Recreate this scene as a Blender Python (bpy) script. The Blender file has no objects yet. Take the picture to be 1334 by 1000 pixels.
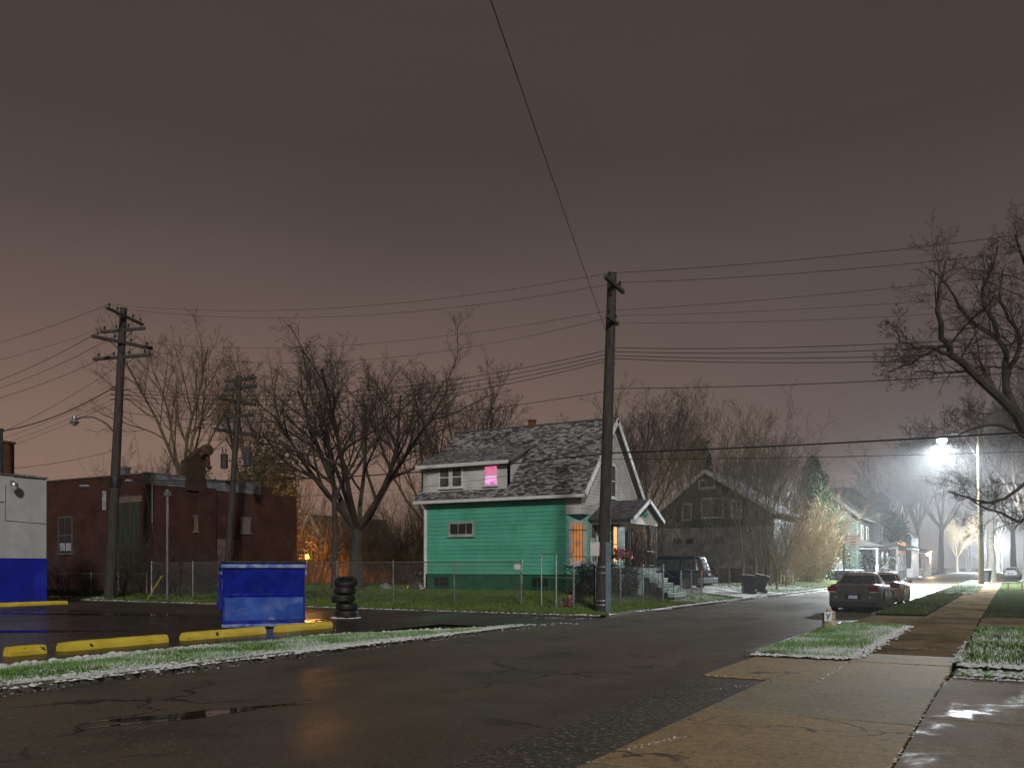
import bpy, math, random
import numpy as np
from mathutils import Vector, Matrix
R = math.radians
V = Vector
rnd = random.Random(7)
sc = bpy.context.scene
COL = sc.collection
EYE, FOC, CX, HY = 1.75, 1130.0, 667.0, 737.0
C30, S30 = math.cos(R(30)), math.sin(R(30))
# street frame: +Y runs along the street away from the viewer, +X to the right of it
def at(px, d):
    a = (px - CX) / FOC * d
    return (a * C30 - d * S30, a * S30 + d * C30)
def on_y(px, y):
    r = (px - CX) / FOC
    d = y / (r * S30 + C30)
    return d * (r * C30 - S30), d
def zat(py, d): return EYE + (HY - py) * d / FOC
def sm(t):
    t = max(0.0, min(1.0, t)); return t * t * (3 - 2 * t)
def gz(x, y):
    if x < -11.9 and y > 27: return 0.07 + 0.45 * sm((-12.2 - x) / 4.5) * sm((y - 27.2) / 8)
    if x > -4.4: return 0.04
    return 0.0

# ------------------------------------------------------------------ materials
MATS = {}
def nt(name):
    m = bpy.data.materials.new(name); m.use_nodes = True
    t = m.node_tree; b = t.nodes['Principled BSDF']
    return m, t, b
def N(t, typ, **kw):
    n = t.nodes.new(typ)
    for k, v in kw.items():
        if k.startswith('i_'):
            key = k[2:]
            key = int(key) if key.isdigit() else key.replace('_', ' ')
            n.inputs[key].default_value = v
        else: setattr(n, k, v)
    return n
def L(t, a, b): t.links.new(a, b)
def c4(c): return (c[0], c[1], c[2], 1)
def mixc(t, fac, a, b, mode='MIX'):
    n = N(t, 'ShaderNodeMix', data_type='RGBA', blend_type=mode)
    for sock, v in ((n.inputs[0], fac), (n.inputs[6], a), (n.inputs[7], b)):
        if hasattr(v, 'is_linked'): L(t, v, sock)
        elif isinstance(v, (int, float)): sock.default_value = v
        else: sock.default_value = c4(v)
    return n.outputs[2]
def ramp(t, fac, lo, hi):
    n = N(t, 'ShaderNodeMapRange', interpolation_type='SMOOTHSTEP')
    L(t, fac, n.inputs[0]); n.inputs[1].default_value = lo; n.inputs[2].default_value = hi
    return n.outputs[0]
def math_(t, op, a, b=None):
    n = N(t, 'ShaderNodeMath', operation=op)
    for i, v in enumerate((a, b)):
        if v is None: continue
        if hasattr(v, 'is_linked'): L(t, v, n.inputs[i])
        else: n.inputs[i].default_value = v
    return n.outputs[0]
def noise(t, vec, scale, detail=4, rough=.55, dist=0.0):
    n = N(t, 'ShaderNodeTexNoise'); n.inputs['Scale'].default_value = scale
    n.inputs['Detail'].default_value = detail; n.inputs['Roughness'].default_value = rough
    n.inputs['Distortion'].default_value = dist
    if vec is not None: L(t, vec, n.inputs['Vector'])
    return n.outputs['Fac']
def coords(t, scale=None):
    c = N(t, 'ShaderNodeTexCoord').outputs['Object']
    if scale is None: return c
    m = N(t, 'ShaderNodeMapping'); m.inputs['Scale'].default_value = scale
    L(t, c, m.inputs['Vector']); return m.outputs[0]
def bump(t, b, h, strength=.3, dist=.02):
    n = N(t, 'ShaderNodeBump'); n.inputs['Strength'].default_value = strength; n.inputs['Distance'].default_value = dist
    L(t, h, n.inputs['Height']); L(t, n.outputs[0], b.inputs['Normal']); return n
def mat(name, c1, c2=None, rough=.6, metal=0.0, vs=2.5, bs=30, bstr=.15, bd=.01, island=0.0, emit=None, es=0.0, coat=0.0, spec=.5, scale=None, lo=.35, hi=.65, c3=None, c3lo=.62, c3hi=.7, c3s=9, rvar=.15):
    if name in MATS: return MATS[name]
    m, t, b = nt(name)
    co = coords(t, scale)
    c2 = c2 or tuple(v * .72 for v in c1)
    col = mixc(t, ramp(t, noise(t, co, vs, 5), lo, hi), c1, c2)
    if island:
        g = N(t, 'ShaderNodeNewGeometry').outputs['Random Per Island']
        col = mixc(t, math_(t, 'MULTIPLY', g, island), col, tuple(v * .25 for v in c1))
    if c3: col = mixc(t, ramp(t, noise(t, co, c3s, 6, .6), c3lo, c3hi), col, c3)
    L(t, col, b.inputs['Base Color'])
    rn = noise(t, co, vs * 2.3, 3)
    mr = N(t, 'ShaderNodeMapRange'); L(t, rn, mr.inputs[0]); mr.inputs[1].default_value = .3; mr.inputs[2].default_value = .7
    mr.inputs[3].default_value = max(.03, rough - rvar); mr.inputs[4].default_value = min(1, rough + rvar)
    L(t, mr.outputs[0], b.inputs['Roughness'])
    b.inputs['Metallic'].default_value = metal
    b.inputs['Specular IOR Level'].default_value = spec
    b.inputs['Coat Weight'].default_value = coat
    b.inputs['Coat Roughness'].default_value = .08
    if bstr: bump(t, b, noise(t, co, bs, 4), bstr, bd)
    if emit:
        b.inputs['Emission Color'].default_value = c4(emit); b.inputs['Emission Strength'].default_value = es
    MATS[name] = m
    return m
def wallvec(t):
    c = N(t, 'ShaderNodeTexCoord').outputs['Object']
    s = N(t, 'ShaderNodeSeparateXYZ'); L(t, c, s.inputs[0])
    k = N(t, 'ShaderNodeCombineXYZ')
    L(t, math_(t, 'ADD', s.outputs[0], s.outputs[1]), k.inputs[0]); L(t, s.outputs[2], k.inputs[1])
    return k.outputs[0], c
def brickmat(name, c1, c2, mortar, bw=.22, rh=.075, ms=.008, rough=.85, stain=None, offset=.5, bstr=.5, dirt=.45):
    m, t, b = nt(name)
    v, c = wallvec(t)
    br = N(t, 'ShaderNodeTexBrick'); L(t, v, br.inputs['Vector'])
    br.offset = offset
    br.inputs['Color1'].default_value = c4(c1); br.inputs['Color2'].default_value = c4(c2); br.inputs['Mortar'].default_value = c4(mortar)
    br.inputs['Scale'].default_value = 1; br.inputs['Mortar Size'].default_value = ms
    br.inputs['Brick Width'].default_value = bw; br.inputs['Row Height'].default_value = rh
    br.inputs['Mortar Smooth'].default_value = .3
    col = br.outputs['Color']
    col = mixc(t, ramp(t, noise(t, c, .9, 6, .65), .35, .7), col, tuple(x * dirt for x in c1))
    if stain: col = mixc(t, ramp(t, noise(t, c, 2.2, 7, .7), .58, .72), col, stain)
    L(t, col, b.inputs['Base Color']); b.inputs['Roughness'].default_value = rough
    h = math_(t, 'ADD', math_(t, 'MULTIPLY', br.outputs['Fac'], -1.0), math_(t, 'MULTIPLY', noise(t, c, 25, 4), .6))
    bump(t, b, h, bstr, .012)
    MATS[name] = m; return m

BLK = mat('black_paint', (.012, .012, .013), rough=.5)
WHITE = mat('white_paint', (.60, .60, .585), (.47, .47, .46), rough=.85, vs=1.2, bs=60, bstr=.1, c3=(.33, .32, .29), c3lo=.66, c3hi=.8, c3s=3)
TRIM = mat('white_trim', (.72, .72, .7), (.6, .6, .58), rough=.5)
GREEN = mat('green_siding', (.10, .465, .325), (.085, .40, .28), rough=.42, vs=.7, bs=50, bstr=.08, c3=(.05, .30, .18), c3lo=.5, c3hi=.85, c3s=1.3, island=.10)
GREENB = mat('green_block', (.012, .12, .055), (.008, .085, .038), rough=.6, bs=14, bstr=.3)
TEAL = mat('teal_paint', (.18, .56, .48), rough=.45)
GREYW = mat('grey_trim', (.42, .41, .4), rough=.5)
DARKGLASS = mat('dark_glass', (.02, .022, .026), rough=.08, bstr=0, rvar=.04)
METAL = mat('galvanised_metal', (.4, .41, .42), (.3, .3, .31), rough=.45, metal=.8)
DMETAL = mat('dark_metal', (.06, .06, .065), rough=.45, metal=.6)
RUST = mat('rusty_metal', (.10, .055, .03), (.05, .03, .02), rough=.8, vs=4)
POLE = mat('weathered_pole_wood', (.062, .052, .042), (.026, .022, .019), rough=.8, vs=3, bs=18, bstr=.8, bd=.02, scale=(6, 6, .5))
ARM = mat('crossarm_wood', (.06, .058, .052), (.035, .033, .03), rough=.8, vs=5)
INS = mat('insulator_glaze', (.03, .022, .02), rough=.25)
WIRE = mat('wire_rubber', (.012, .012, .013), rough=.6, bstr=0)
BARK = mat('grey_bark', (.07, .06, .05), (.03, .026, .022), rough=.85, vs=5, bs=14, bstr=.8, bd=.03, scale=(3, 3, .8))
SAPT = mat('olive_sapling_bark', (.12, .092, .045), (.07, .055, .03), rough=.85, bstr=0)
TWIG = mat('twig_bark', (.062, .046, .034), (.038, .029, .022), rough=.85, bstr=0)
BROWNTWIG = mat('lit_brown_twig_bark', (.15, .105, .06), (.09, .062, .038), rough=.85, bstr=0)  # warm lamp light on the trees and brush is put into this brown
STRAW = mat('pale_dry_stems', (.34, .25, .12), (.2, .15, .07), rough=.8, bstr=0)
PALEBARK = mat('pale_bark', (.15, .135, .105), (.085, .08, .06), rough=.85, vs=6, bs=14, bstr=.5)
NEEDLE = mat('evergreen_needles', (.016, .034, .015), (.009, .02, .009), rough=.95, spec=.1,  bstr=0, island=.5)
OLIVE = mat('olive_leaves', (.10, .085, .028), (.06, .055, .02), rough=.7, bstr=0, island=.5)
HEDGE = mat('dark_hedge_leaves', (.014, .022, .012), (.008, .012, .008), rough=.55, bstr=0, island=.5)
YELLOW = mat('yellow_kerb_paint', (.74, .57, .05), (.62, .46, .04), rough=.5, vs=3, bs=25, bstr=.3, c3=(.04, .035, .025), c3lo=.64, c3hi=.68, c3s=5)
BLUE = mat('blue_wall_paint', (.008, .02, .42), (.007, .016, .33), rough=.5, vs=1, bs=14, bstr=.2)
RUBBER = mat('tyre_rubber', (.011, .011, .011), (.018, .018, .018), rough=.55, bs=60)
SNOW = mat('snow', (.78, .8, .82), (.6, .62, .63), rough=.7, vs=8, bs=30, bstr=.6, bd=.02, c3=(.25, .24, .2), c3lo=.62, c3hi=.75, c3s=6)
CHIM = brickmat('chimney_brick', (.18, .07, .03), (.12, .045, .022), (.12, .09, .07))
BRICK = brickmat('red_brick', (.085, .017, .009), (.034, .008, .006), (.075, .04, .03), stain=(.15, .062, .04), ms=.011)
BLOCK = brickmat('white_block', (.57, .57, .58), (.53, .53, .54), (.47, .47, .48), bw=.4, rh=.2, ms=.006, rough=.6, bstr=.25, dirt=.80)
BRBOARD = mat('brown_boards', (.17, .10, .045), (.10, .058, .028), rough=.8, vs=2, scale=(4, 4, .6), bs=10, bstr=.4)

def blockfix():  # paint streaks on the white block wall
    pass

def shingle(name, c1, c2, snow, lo, hi):
    m, t, b = nt(name)
    c = coords(t)
    g = N(t, 'ShaderNodeNewGeometry').outputs['Random Per Island']
    col = mixc(t, g, c1, c2)
    s = math_(t, 'ADD', math_(t, 'MULTIPLY', noise(t, c, .8, 3), .14), math_(t, 'MULTIPLY', g, .26))
    s = math_(t, 'ADD', s, math_(t, 'MULTIPLY', noise(t, coords(t, (12, 34, 34)), 1, 3, .7), .95))
    f = ramp(t, s, lo, hi)
    col = mixc(t, f, col, snow)
    L(t, col, b.inputs['Base Color']); b.inputs['Roughness'].default_value = .7
    bump(t, b, noise(t, c, 70, 3), .4, .01)
    MATS[name] = m; return m
SHIN = shingle('snow_dusted_shingles', (.035, .033, .033), (.085, .08, .08), (.42, .42, .44), .61, .86)
SHIN2 = shingle('dark_shingles', (.05, .048, .05), (.11, .105, .11), (.30, .30, .32), .66, 1.0)
SHIN3 = shingle('black_shingles', (.018, .017, .017), (.04, .038, .038), (.12, .12, .12), .7, 1.0)

def asphalt(name, base, lightc, dark, rlo, rhi, wet=.5, cracks=True, agg=55, aggc=(.14, .12, .09), aggd=.62, tracks=True):
    m, t, b = nt(name)
    c = coords(t)
    big = noise(t, coords(t, (.35, .06, 1)), 1.6, 5, .6)
    mid = noise(t, c, .55, 6, .65)
    col = mixc(t, ramp(t, big, .35, .68), base, lightc)
    col = mixc(t, ramp(t, mid, .45, .75), col, dark)
    fine = noise(t, c, agg * .5, 6, .92)
    col = mixc(t, math_(t, 'MULTIPLY', ramp(t, fine, aggd, aggd + .09), .9), col, aggc)
    col = mixc(t, math_(t, 'MULTIPLY', ramp(t, noise(t, c, agg * .35, 6, .9), .54, .64), .75), col, dark)
    if cracks:
        vo = N(t, 'ShaderNodeTexVoronoi', feature='DISTANCE_TO_EDGE'); vo.inputs['Scale'].default_value = .28
        w = N(t, 'ShaderNodeTexNoise'); w.inputs['Scale'].default_value = 1.4; w.inputs['Detail'].default_value = 6
        L(t, c, w.inputs['Vector'])
        ad = N(t, 'ShaderNodeVectorMath', operation='MULTIPLY_ADD'); L(t, w.outputs['Color'], ad.inputs[0]); ad.inputs[1].default_value = (1.6, 1.6, 0); L(t, c, ad.inputs[2])
        L(t, ad.outputs[0], vo.inputs['Vector'])
        cr = math_(t, 'MULTIPLY', math_(t, 'SUBTRACT', 1.0, ramp(t, vo.outputs['Distance'], .0, .02)), ramp(t, noise(t, c, .25, 2), .47, .6))
        col = mixc(t, cr, col, (.008, .008, .008))
    L(t, col, b.inputs['Base Color'])
    mr = N(t, 'ShaderNodeMapRange'); L(t, noise(t, coords(t, (.5, .16, 1)), .9, 6, .6, .6), mr.inputs[0]); mr.inputs[1].default_value = .35; mr.inputs[2].default_value = .65
    mr.inputs[3].default_value = rlo; mr.inputs[4].default_value = rhi
    L(t, mr.outputs[0], b.inputs['Roughness'])
    b.inputs['Specular IOR Level'].default_value = wet
    bump(t, b, noise(t, c, agg * 1.6, 3, .7), .55, .008)
    MATS[name] = m; return m
ROAD = asphalt('wet_road_asphalt', (.082, .066, .049), (.108, .088, .063), (.036, .031, .025), .36, .62, .38, aggc=(.34, .27, .18), aggd=.545, agg=32)
LOT = asphalt('wet_lot_asphalt', (.016, .015, .014), (.024, .022, .020), (.008, .008, .008), .12, .4, .5, aggc=(.04, .035, .03))
ALLEY = asphalt('brown_alley_asphalt', (.060, .047, .036), (.045, .037, .03), (.02, .018, .016), .3, .6, .4)
SHOULDER = asphalt('coarse_shoulder_asphalt', (.056, .048, .036), (.068, .058, .042), (.012, .012, .011), .5, .8, .3, cracks=False, agg=26, aggc=(.42, .34, .22), aggd=.53)
def concrete(name, c1, c2, wetc, rdry=.75, rwet=.18, wlo=.5, whi=.62, ws=.5):
    m, t, b = nt(name)
    c = coords(t)
    col = mixc(t, ramp(t, noise(t, c, .7, 6, .6), .35, .65), c1, c2)
    col = mixc(t, math_(t, 'MULTIPLY', ramp(t, noise(t, c, 11, 7, .95), .51, .58), .85), col, tuple(x * .30 for x in c1))
    col = mixc(t, math_(t, 'MULTIPLY', ramp(t, noise(t, c, 19, 6, .95), .54, .60), .6), col, tuple(min(1, x * 2.0) for x in c1))
    wet = ramp(t, noise(t, coords(t, (1, .6, 1)), ws, 6, .6, .5), wlo, whi)
    col = mixc(t, math_(t, 'MULTIPLY', wet, .75), col, wetc)
    vo = N(t, 'ShaderNodeTexVoronoi', feature='DISTANCE_TO_EDGE'); vo.inputs['Scale'].default_value = .45
    w = N(t, 'ShaderNodeTexNoise'); w.inputs['Scale'].default_value = 1.1; w.inputs['Detail'].default_value = 7
    L(t, c, w.inputs['Vector'])
    ad = N(t, 'ShaderNodeVectorMath', operation='MULTIPLY_ADD'); L(t, w.outputs['Color'], ad.inputs[0]); ad.inputs[1].default_value = (1.5, 1.5, 0); L(t, c, ad.inputs[2])
    L(t, ad.outputs[0], vo.inputs['Vector'])
    cr = math_(t, 'MULTIPLY', math_(t, 'SUBTRACT', 1.0, ramp(t, vo.outputs['Distance'], .0, .012)), ramp(t, noise(t, c, .4, 2), .48, .56))
    col = mixc(t, cr, col, (.03, .026, .02))
    L(t, col, b.inputs['Base Color'])
    mr = N(t, 'ShaderNodeMapRange'); L(t, wet, mr.inputs[0]); mr.inputs[3].default_value = rdry; mr.inputs[4].default_value = rwet
    L(t, mr.outputs[0], b.inputs['Roughness'])
    bump(t, b, noise(t, c, 45, 4, .75), .5, .006)
    b.inputs['Specular IOR Level'].default_value = 0 if rwet > .5 else .42
    MATS[name] = m; return m
SLAB1 = concrete('brown_concrete', (.34, .235, .105), (.27, .186, .084), (.15, .106, .054), wlo=.62, whi=.8)
SLAB2 = concrete('grey_brown_concrete', (.265, .215, .125), (.21, .168, .098), (.125, .10, .06), wlo=.6, whi=.75)
SLAB3 = concrete('wet_concrete', (.24, .18, .12), (.18, .13, .085), (.10, .075, .055), rdry=.8, rwet=.30, wlo=.53, whi=.68, ws=1.0)
SLAB4 = concrete('dull_concrete', (.26, .20, .12), (.20, .15, .092), (.10, .078, .05), rdry=.85, rwet=.6, wlo=.45, whi=.62, ws=.7)
KERB = concrete('kerb_stone', (.16, .15, .13), (.1, .09, .08), (.06, .055, .05))
def soil(name, a, b_, frost, lo, hi, grass=(.05, .075, .025)):
    m, t, b = nt(name)
    c = coords(t)
    col = mixc(t, ramp(t, noise(t, c, .8, 6, .65), .35, .65), a, b_)
    col = mixc(t, ramp(t, noise(t, c, 2.2, 5, .6), .42, .6), col, grass)
    n = math_(t, 'ADD', math_(t, 'MULTIPLY', noise(t, c, .45, 4), .6), math_(t, 'MULTIPLY', noise(t, c, 9, 6, .75), .5))
    col = mixc(t, ramp(t, n, lo, hi), col, frost)
    L(t, col, b.inputs['Base Color']); b.inputs['Roughness'].default_value = .9; b.inputs['Specular IOR Level'].default_value = 0
    bump(t, b, noise(t, c, 18, 5, .7), .8, .03)
    MATS[name] = m; return m
LAWN = soil('lawn_turf', (.05, .046, .028), (.035, .034, .02), (.5, .5, .5), .62, .78)
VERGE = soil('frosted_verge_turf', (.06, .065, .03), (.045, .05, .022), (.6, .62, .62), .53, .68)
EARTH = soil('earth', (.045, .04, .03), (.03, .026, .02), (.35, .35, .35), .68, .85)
LAWN2 = soil('shaded_turf', (.04, .042, .024), (.03, .03, .018), (.3, .32, .3), .74, .9)  # darker copy of the lawn turf, its shade put into the colour
GRAVEL = soil('snowy_drive', (.13, .11, .085), (.09, .08, .065), (.74, .75, .76), .42, .56, grass=(.10, .085, .065))
def blade(name, g1, g2, tipw, lo, hi, sat=0):
    m, t, b = nt(name)
    c = coords(t)
    g = N(t, 'ShaderNodeNewGeometry').outputs['Random Per Island']
    col = mixc(t, g, g1, g2)
    f = math_(t, 'ADD', math_(t, 'MULTIPLY', noise(t, c, .55, 5, .6), .8), math_(t, 'MULTIPLY', g, .22))
    col = mixc(t, ramp(t, f, lo, hi), col, tipw)
    L(t, col, b.inputs['Base Color']); b.inputs['Roughness'].default_value = .6
    b.inputs['Specular IOR Level'].default_value = 0
    MATS[name] = m; return m
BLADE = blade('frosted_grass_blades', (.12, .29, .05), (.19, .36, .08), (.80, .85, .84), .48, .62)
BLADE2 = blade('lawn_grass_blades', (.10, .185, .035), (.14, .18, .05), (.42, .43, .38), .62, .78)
BLADE4 = blade('shaded_grass_blades', (.075, .125, .03), (.085, .11, .035), (.22, .26, .17), .58, .78)  # dark copy of the blades: shade on the grass painted in
BLADE3 = blade('lit_verge_blades', (.10, .24, .045), (.14, .28, .06), (.8, .85, .84), .42, .58)  # bright copy near the lamp: lamp light put into colour, with extra frost

# ------------------------------------------------------------------ mesh builder
class MB:
    def __init__(s): s.v = []; s.f = []; s.m = []; s.mi = 0
    def face(s, idx): s.f.append(tuple(idx)); s.m.append(s.mi)
    def poly(s, pts):
        n = len(s.v); s.v += [tuple(p) for p in pts]; s.face(range(n, n + len(pts)))
    def hexa(s, p):  # 8 corners: bottom ring 0-3, top ring 4-7
        n = len(s.v); s.v += [tuple(q) for q in p]
        for f in ((3, 2, 1, 0), (4, 5, 6, 7), (0, 1, 5, 4), (1, 2, 6, 5), (2, 3, 7, 6), (3, 0, 4, 7)): s.face([n + i for i in f])
    def box(s, x0, x1, y0, y1, z0, z1):
        s.hexa([(x0, y0, z0), (x1, y0, z0), (x1, y1, z0), (x0, y1, z0), (x0, y0, z1), (x1, y0, z1), (x1, y1, z1), (x0, y1, z1)])
    def obox(s, o, u, v, w):
        o, u, v, w = V(o), V(u), V(v), V(w)
        s.hexa([o, o + u, o + u + v, o + v, o + w, o + u + w, o + u + v + w, o + v + w])
    def bar(s, p, q, w, h=None, up=(0, 0, 1)):
        h = h or w; p, q = V(p), V(q); d = (q - p).normalized(); up = V(up)
        if abs(d.dot(up)) > .98: up = V((0, 1, 0))
        x = d.cross(up).normalized() * w; y = x.cross(d).normalized() * h
        s.obox(p - x / 2 - y / 2, x, y, q - p)
    def prism(s, pts, vec):
        vec = V(vec); n = len(pts); b = len(s.v)
        s.v += [tuple(p) for p in pts] + [tuple(V(p) + vec) for p in pts]
        s.face([b + i for i in range(n)][::-1]); s.face([b + n + i for i in range(n)])
        for i in range(n):
            j = (i + 1) % n; s.face((b + i, b + j, b + n + j, b + n + i))
    def tube(s, pts, rad, sides=6, cap=True):
        pts = [V(p) for p in pts]
        if not hasattr(rad, '__len__'): rad = [rad] * len(pts)
        b = len(s.v); n = len(pts)
        d = (pts[1] - pts[0]).normalized()
        ref = V((0, 0, 1)) if abs(d.z) < .9 else V((1, 0, 0))
        x = d.cross(ref).normalized()
        cs = [(math.cos(2 * math.pi * k / sides), math.sin(2 * math.pi * k / sides)) for k in range(sides)]
        for i in range(n):
            if i == 0: t = pts[1] - pts[0]
            elif i == n - 1: t = pts[-1] - pts[-2]
            else: t = pts[i + 1] - pts[i - 1]
            t.normalize(); x = (x - t * x.dot(t)).normalized(); y = t.cross(x); r = rad[i]; p = pts[i]
            for c, k in cs: s.v.append((p.x + r * (x.x * c + y.x * k), p.y + r * (x.y * c + y.y * k), p.z + r * (x.z * c + y.z * k)))
        for i in range(n - 1):
            for k in range(sides):
                k2 = (k + 1) % sides; a = b + i * sides
                s.face((a + k, a + k2, a + sides + k2, a + sides + k))
        if cap and sides > 2:
            s.face([b + k for k in range(sides)][::-1]); s.face([b + (n - 1) * sides + k for k in range(sides)])
    def lathe(s, prof, o, sides=16, axis=(0, 0, 1)):
        o = V(o); ax = V(axis).normalized(); ref = V((0, 0, 1)) if abs(ax.z) < .9 else V((1, 0, 0))
        x = ax.cross(ref).normalized(); y = ax.cross(x); b = len(s.v); n = len(prof)
        for r, h in prof:
            for k in range(sides):
                a = 2 * math.pi * k / sides; s.v.append(tuple(o + ax * h + (x * math.cos(a) + y * math.sin(a)) * r))
        for i in range(n - 1):
            for k in range(sides):
                k2 = (k + 1) % sides; s.face((b + i * sides + k, b + i * sides + k2, b + (i + 1) * sides + k2, b + (i + 1) * sides + k))
        if prof[0][0] > 1e-5: s.face([b + k for k in range(sides)][::-1])
        if prof[-1][0] > 1e-5: s.face([b + (n - 1) * sides + k for k in range(sides)])
    def grid(s, fn, nu, nv):
        b = len(s.v)
        for i in range(nu + 1):
            for j in range(nv + 1): s.v.append(tuple(fn(i / nu, j / nv)))
        for i in range(nu):
            for j in range(nv):
                a = b + i * (nv + 1) + j; s.face((a, a + nv + 1, a + nv + 2, a + 1))
    def dome(s, p, r, h, rng, sides=6):
        b = len(s.v); px, py, pz = p; a0 = rng.random() * 6.28
        for ring, (k, hh) in enumerate(((1.0, 0), (.7, .65))):
            for i in range(sides):
                a = a0 + 6.283 * i / sides; q = r * k * rng.uniform(.7, 1.25)
                s.v.append((px + math.cos(a) * q, py + math.sin(a) * q, pz + h * hh * rng.uniform(.8, 1.15)))
        s.v.append((px, py, pz + h))
        for i in range(sides):
            j = (i + 1) % sides
            s.face((b + i, b + j, b + sides + j, b + sides + i)); s.face((b + sides + i, b + sides + j, b + 2 * sides))
    def build(s, name, mats, parent=None, world=True, smooth=False, bevel=0, angle=38):
        if not isinstance(mats, (list, tuple)): mats = [mats]
        off = V((0, 0, 0))
        if parent is not None and world:
            p = parent
            while p is not None: off += p.location; p = p.parent
        vs = s.v if off.length == 0 else [(a - off.x, b - off.y, c - off.z) for a, b, c in s.v]
        me = bpy.data.meshes.new(name); me.from_pydata(vs, [], s.f)
        for m in mats: me.materials.append(m)
        if len(mats) > 1: me.polygons.foreach_set('material_index', s.m)
        if smooth:
            me.polygons.foreach_set('use_smooth', [True] * len(me.polygons))
            try: me.set_sharp_from_angle(angle=R(angle))
            except Exception: pass
        me.update()
        o = bpy.data.objects.new(name, me); COL.objects.link(o)
        if parent is not None: o.parent = parent
        if bevel:
            bv = o.modifiers.new('bevel', 'BEVEL'); bv.width = bevel; bv.segments = 2; bv.limit_method = 'ANGLE'; bv.angle_limit = R(40)
        return o

def tag(o, label=None, cat=None, group=None, kind=None):
    for k, v in (('label', label), ('category', cat), ('group', group), ('kind', kind)):
        if v: o[k] = v
    return o
def root(name, label, cat, loc, group=None, rz=0):
    o = bpy.data.objects.new(name, None); COL.objects.link(o); o.location = loc; o.rotation_euler = (0, 0, rz)
    o.empty_display_size = .2
    return tag(o, label, cat, group)
def copy_tree(o, parent=None, name=None):
    c = o.copy(); COL.objects.link(c)
    if parent is not None: c.parent = parent
    for ch in [k for k in o.children]: copy_tree(ch, c)
    return c
def struct(name, mb, mats, **k): return tag(mb.build(name, mats, **k), kind='structure')

# ------------------------------------------------------------------ local wall planes
class Pl:
    """a wall plane: o origin, u along the wall, n outward"""
    def __init__(s, o, u, n): s.o, s.u, s.n = V(o), V(u).normalized(), V(n).normalized()
    def p(s, a, z, k=0): return s.o + s.u * a + s.n * k + V((0, 0, z - s.o.z))
    def box(s, mb, a0, a1, z0, z1, k0, k1):
        mb.obox(s.p(a0, z0, k0), s.u * (a1 - a0), s.n * (k1 - k0), V((0, 0, z1 - z0)))
def lap(mb, pl, a0, a1, z0, z1, board=.2, out=.022, ends=None):
    z = z0
    while z < z1 - .01:
        zt = min(z + board, z1); 
        if ends: (l0, r0), (l1, r1) = ends(z), ends(zt)
        else: l0 = l1 = a0; r0 = r1 = a1
        if r0 - l0 > .02:
            if r1 < l1: l1 = r1 = (l1 + r1) / 2
            mb.poly([pl.p(l0, z, out), pl.p(r0, z, out), pl.p(r1, zt, .002), pl.p(l1, zt, .002)])
            mb.poly([pl.p(l0, z, 0), pl.p(r0, z, 0), pl.p(r0, z, out), pl.p(l0, z, out)])
            mb.poly([pl.p(l0, z, 0), pl.p(l0, z, out), pl.p(l1, zt, .002)]); mb.poly([pl.p(r0, z, 0), pl.p(r1, zt, .002), pl.p(r0, z, out)])
        z = zt
def window(par, pl, a0, a1, z0, z1, fm, pm, fw=.09, rails=(.5,), muntins=(), proud=.06, sill=True, name='window', curtain=None):
    mb = MB()
    pl.box(mb, a0 - fw, a0, z0 - fw, z1 + fw, 0, proud); pl.box(mb, a1, a1 + fw, z0 - fw, z1 + fw, 0, proud)
    pl.box(mb, a0, a1, z1, z1 + fw, 0, proud); pl.box(mb, a0, a1, z0 - fw, z0, 0, proud)
    for t in rails: pl.box(mb, a0, a1, z0 + (z1 - z0) * t - .025, z0 + (z1 - z0) * t + .025, .012, proud - .012)
    for t in muntins: pl.box(mb, a0 + (a1 - a0) * t - .015, a0 + (a1 - a0) * t + .015, z0, z1, .012, proud - .015)
    if sill: pl.box(mb, a0 - fw - .04, a1 + fw + .04, z0 - fw - .05, z0 - fw, 0, proud + .05)
    w = mb.build(name, fm, par)
    g = MB(); pl.box(g, a0, a1, z0, z1, -.01, .034); g.build('pane', pm, w)
    return w
def shingles(mb, o, u, s, length, slope, tab=.32, row=.16, span=None, rng=rnd, thick=.014):
    """courses of single tabs laid from the eave up; span(h)->(a0,a1) clips a hip"""
    o, u, s = V(o), V(u).normalized(), V(s).normalized(); n = u.cross(s).normalized()
    if n.z < 0: n = -n
    h = 0; k = 0
    while h < slope - .02:
        h1 = min(h + row * 1.25, slope); a0, a1 = span(h) if span else (0, length)
        a = a0 - (tab / 2 if k % 2 else 0) - rng.random() * .08
        while a < a1:
            b0, b1 = max(a, a0), min(a + tab - .012, a1)
            if b1 - b0 > .02:
                t0 = thick * rng.uniform(1.2, 2.3); sag = rng.uniform(-.012, .012)
                p = [o + u * b0 + s * (h + sag), o + u * b1 + s * (h + sag), o + u * b1 + s * h1, o + u * b0 + s * h1]
                q = [p[0] + n * t0, p[1] + n * t0, p[2] + n * .004, p[3] + n * .004]
                mb.poly(q); mb.poly([p[0], p[1], q[1], q[0]])
                mb.poly([p[0], q[0], q[3]]); mb.poly([p[1], q[2], q[1]])
            a += tab
        h += row; k += 1
# light levels
LAMP_E = 130000; LAMP_A = 176; LAMP_B = .35; HAZE_D = .00062; HAZE_G = .70; SUN_E = 1.75; SUN_C = (1, .965, .91); SUN_EL = 28; EXPO = 0
SKY = [(0.0, (.138, .105, .100)), (.18, (.114, .086, .082)), (.33, (.092, .068, .064)), (.43, (.066, .049, .045)), (.55, (.064, .047, .043)), (1.0, (.05, .038, .035))]
GLOWC = (.165, .088, .046)
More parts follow.
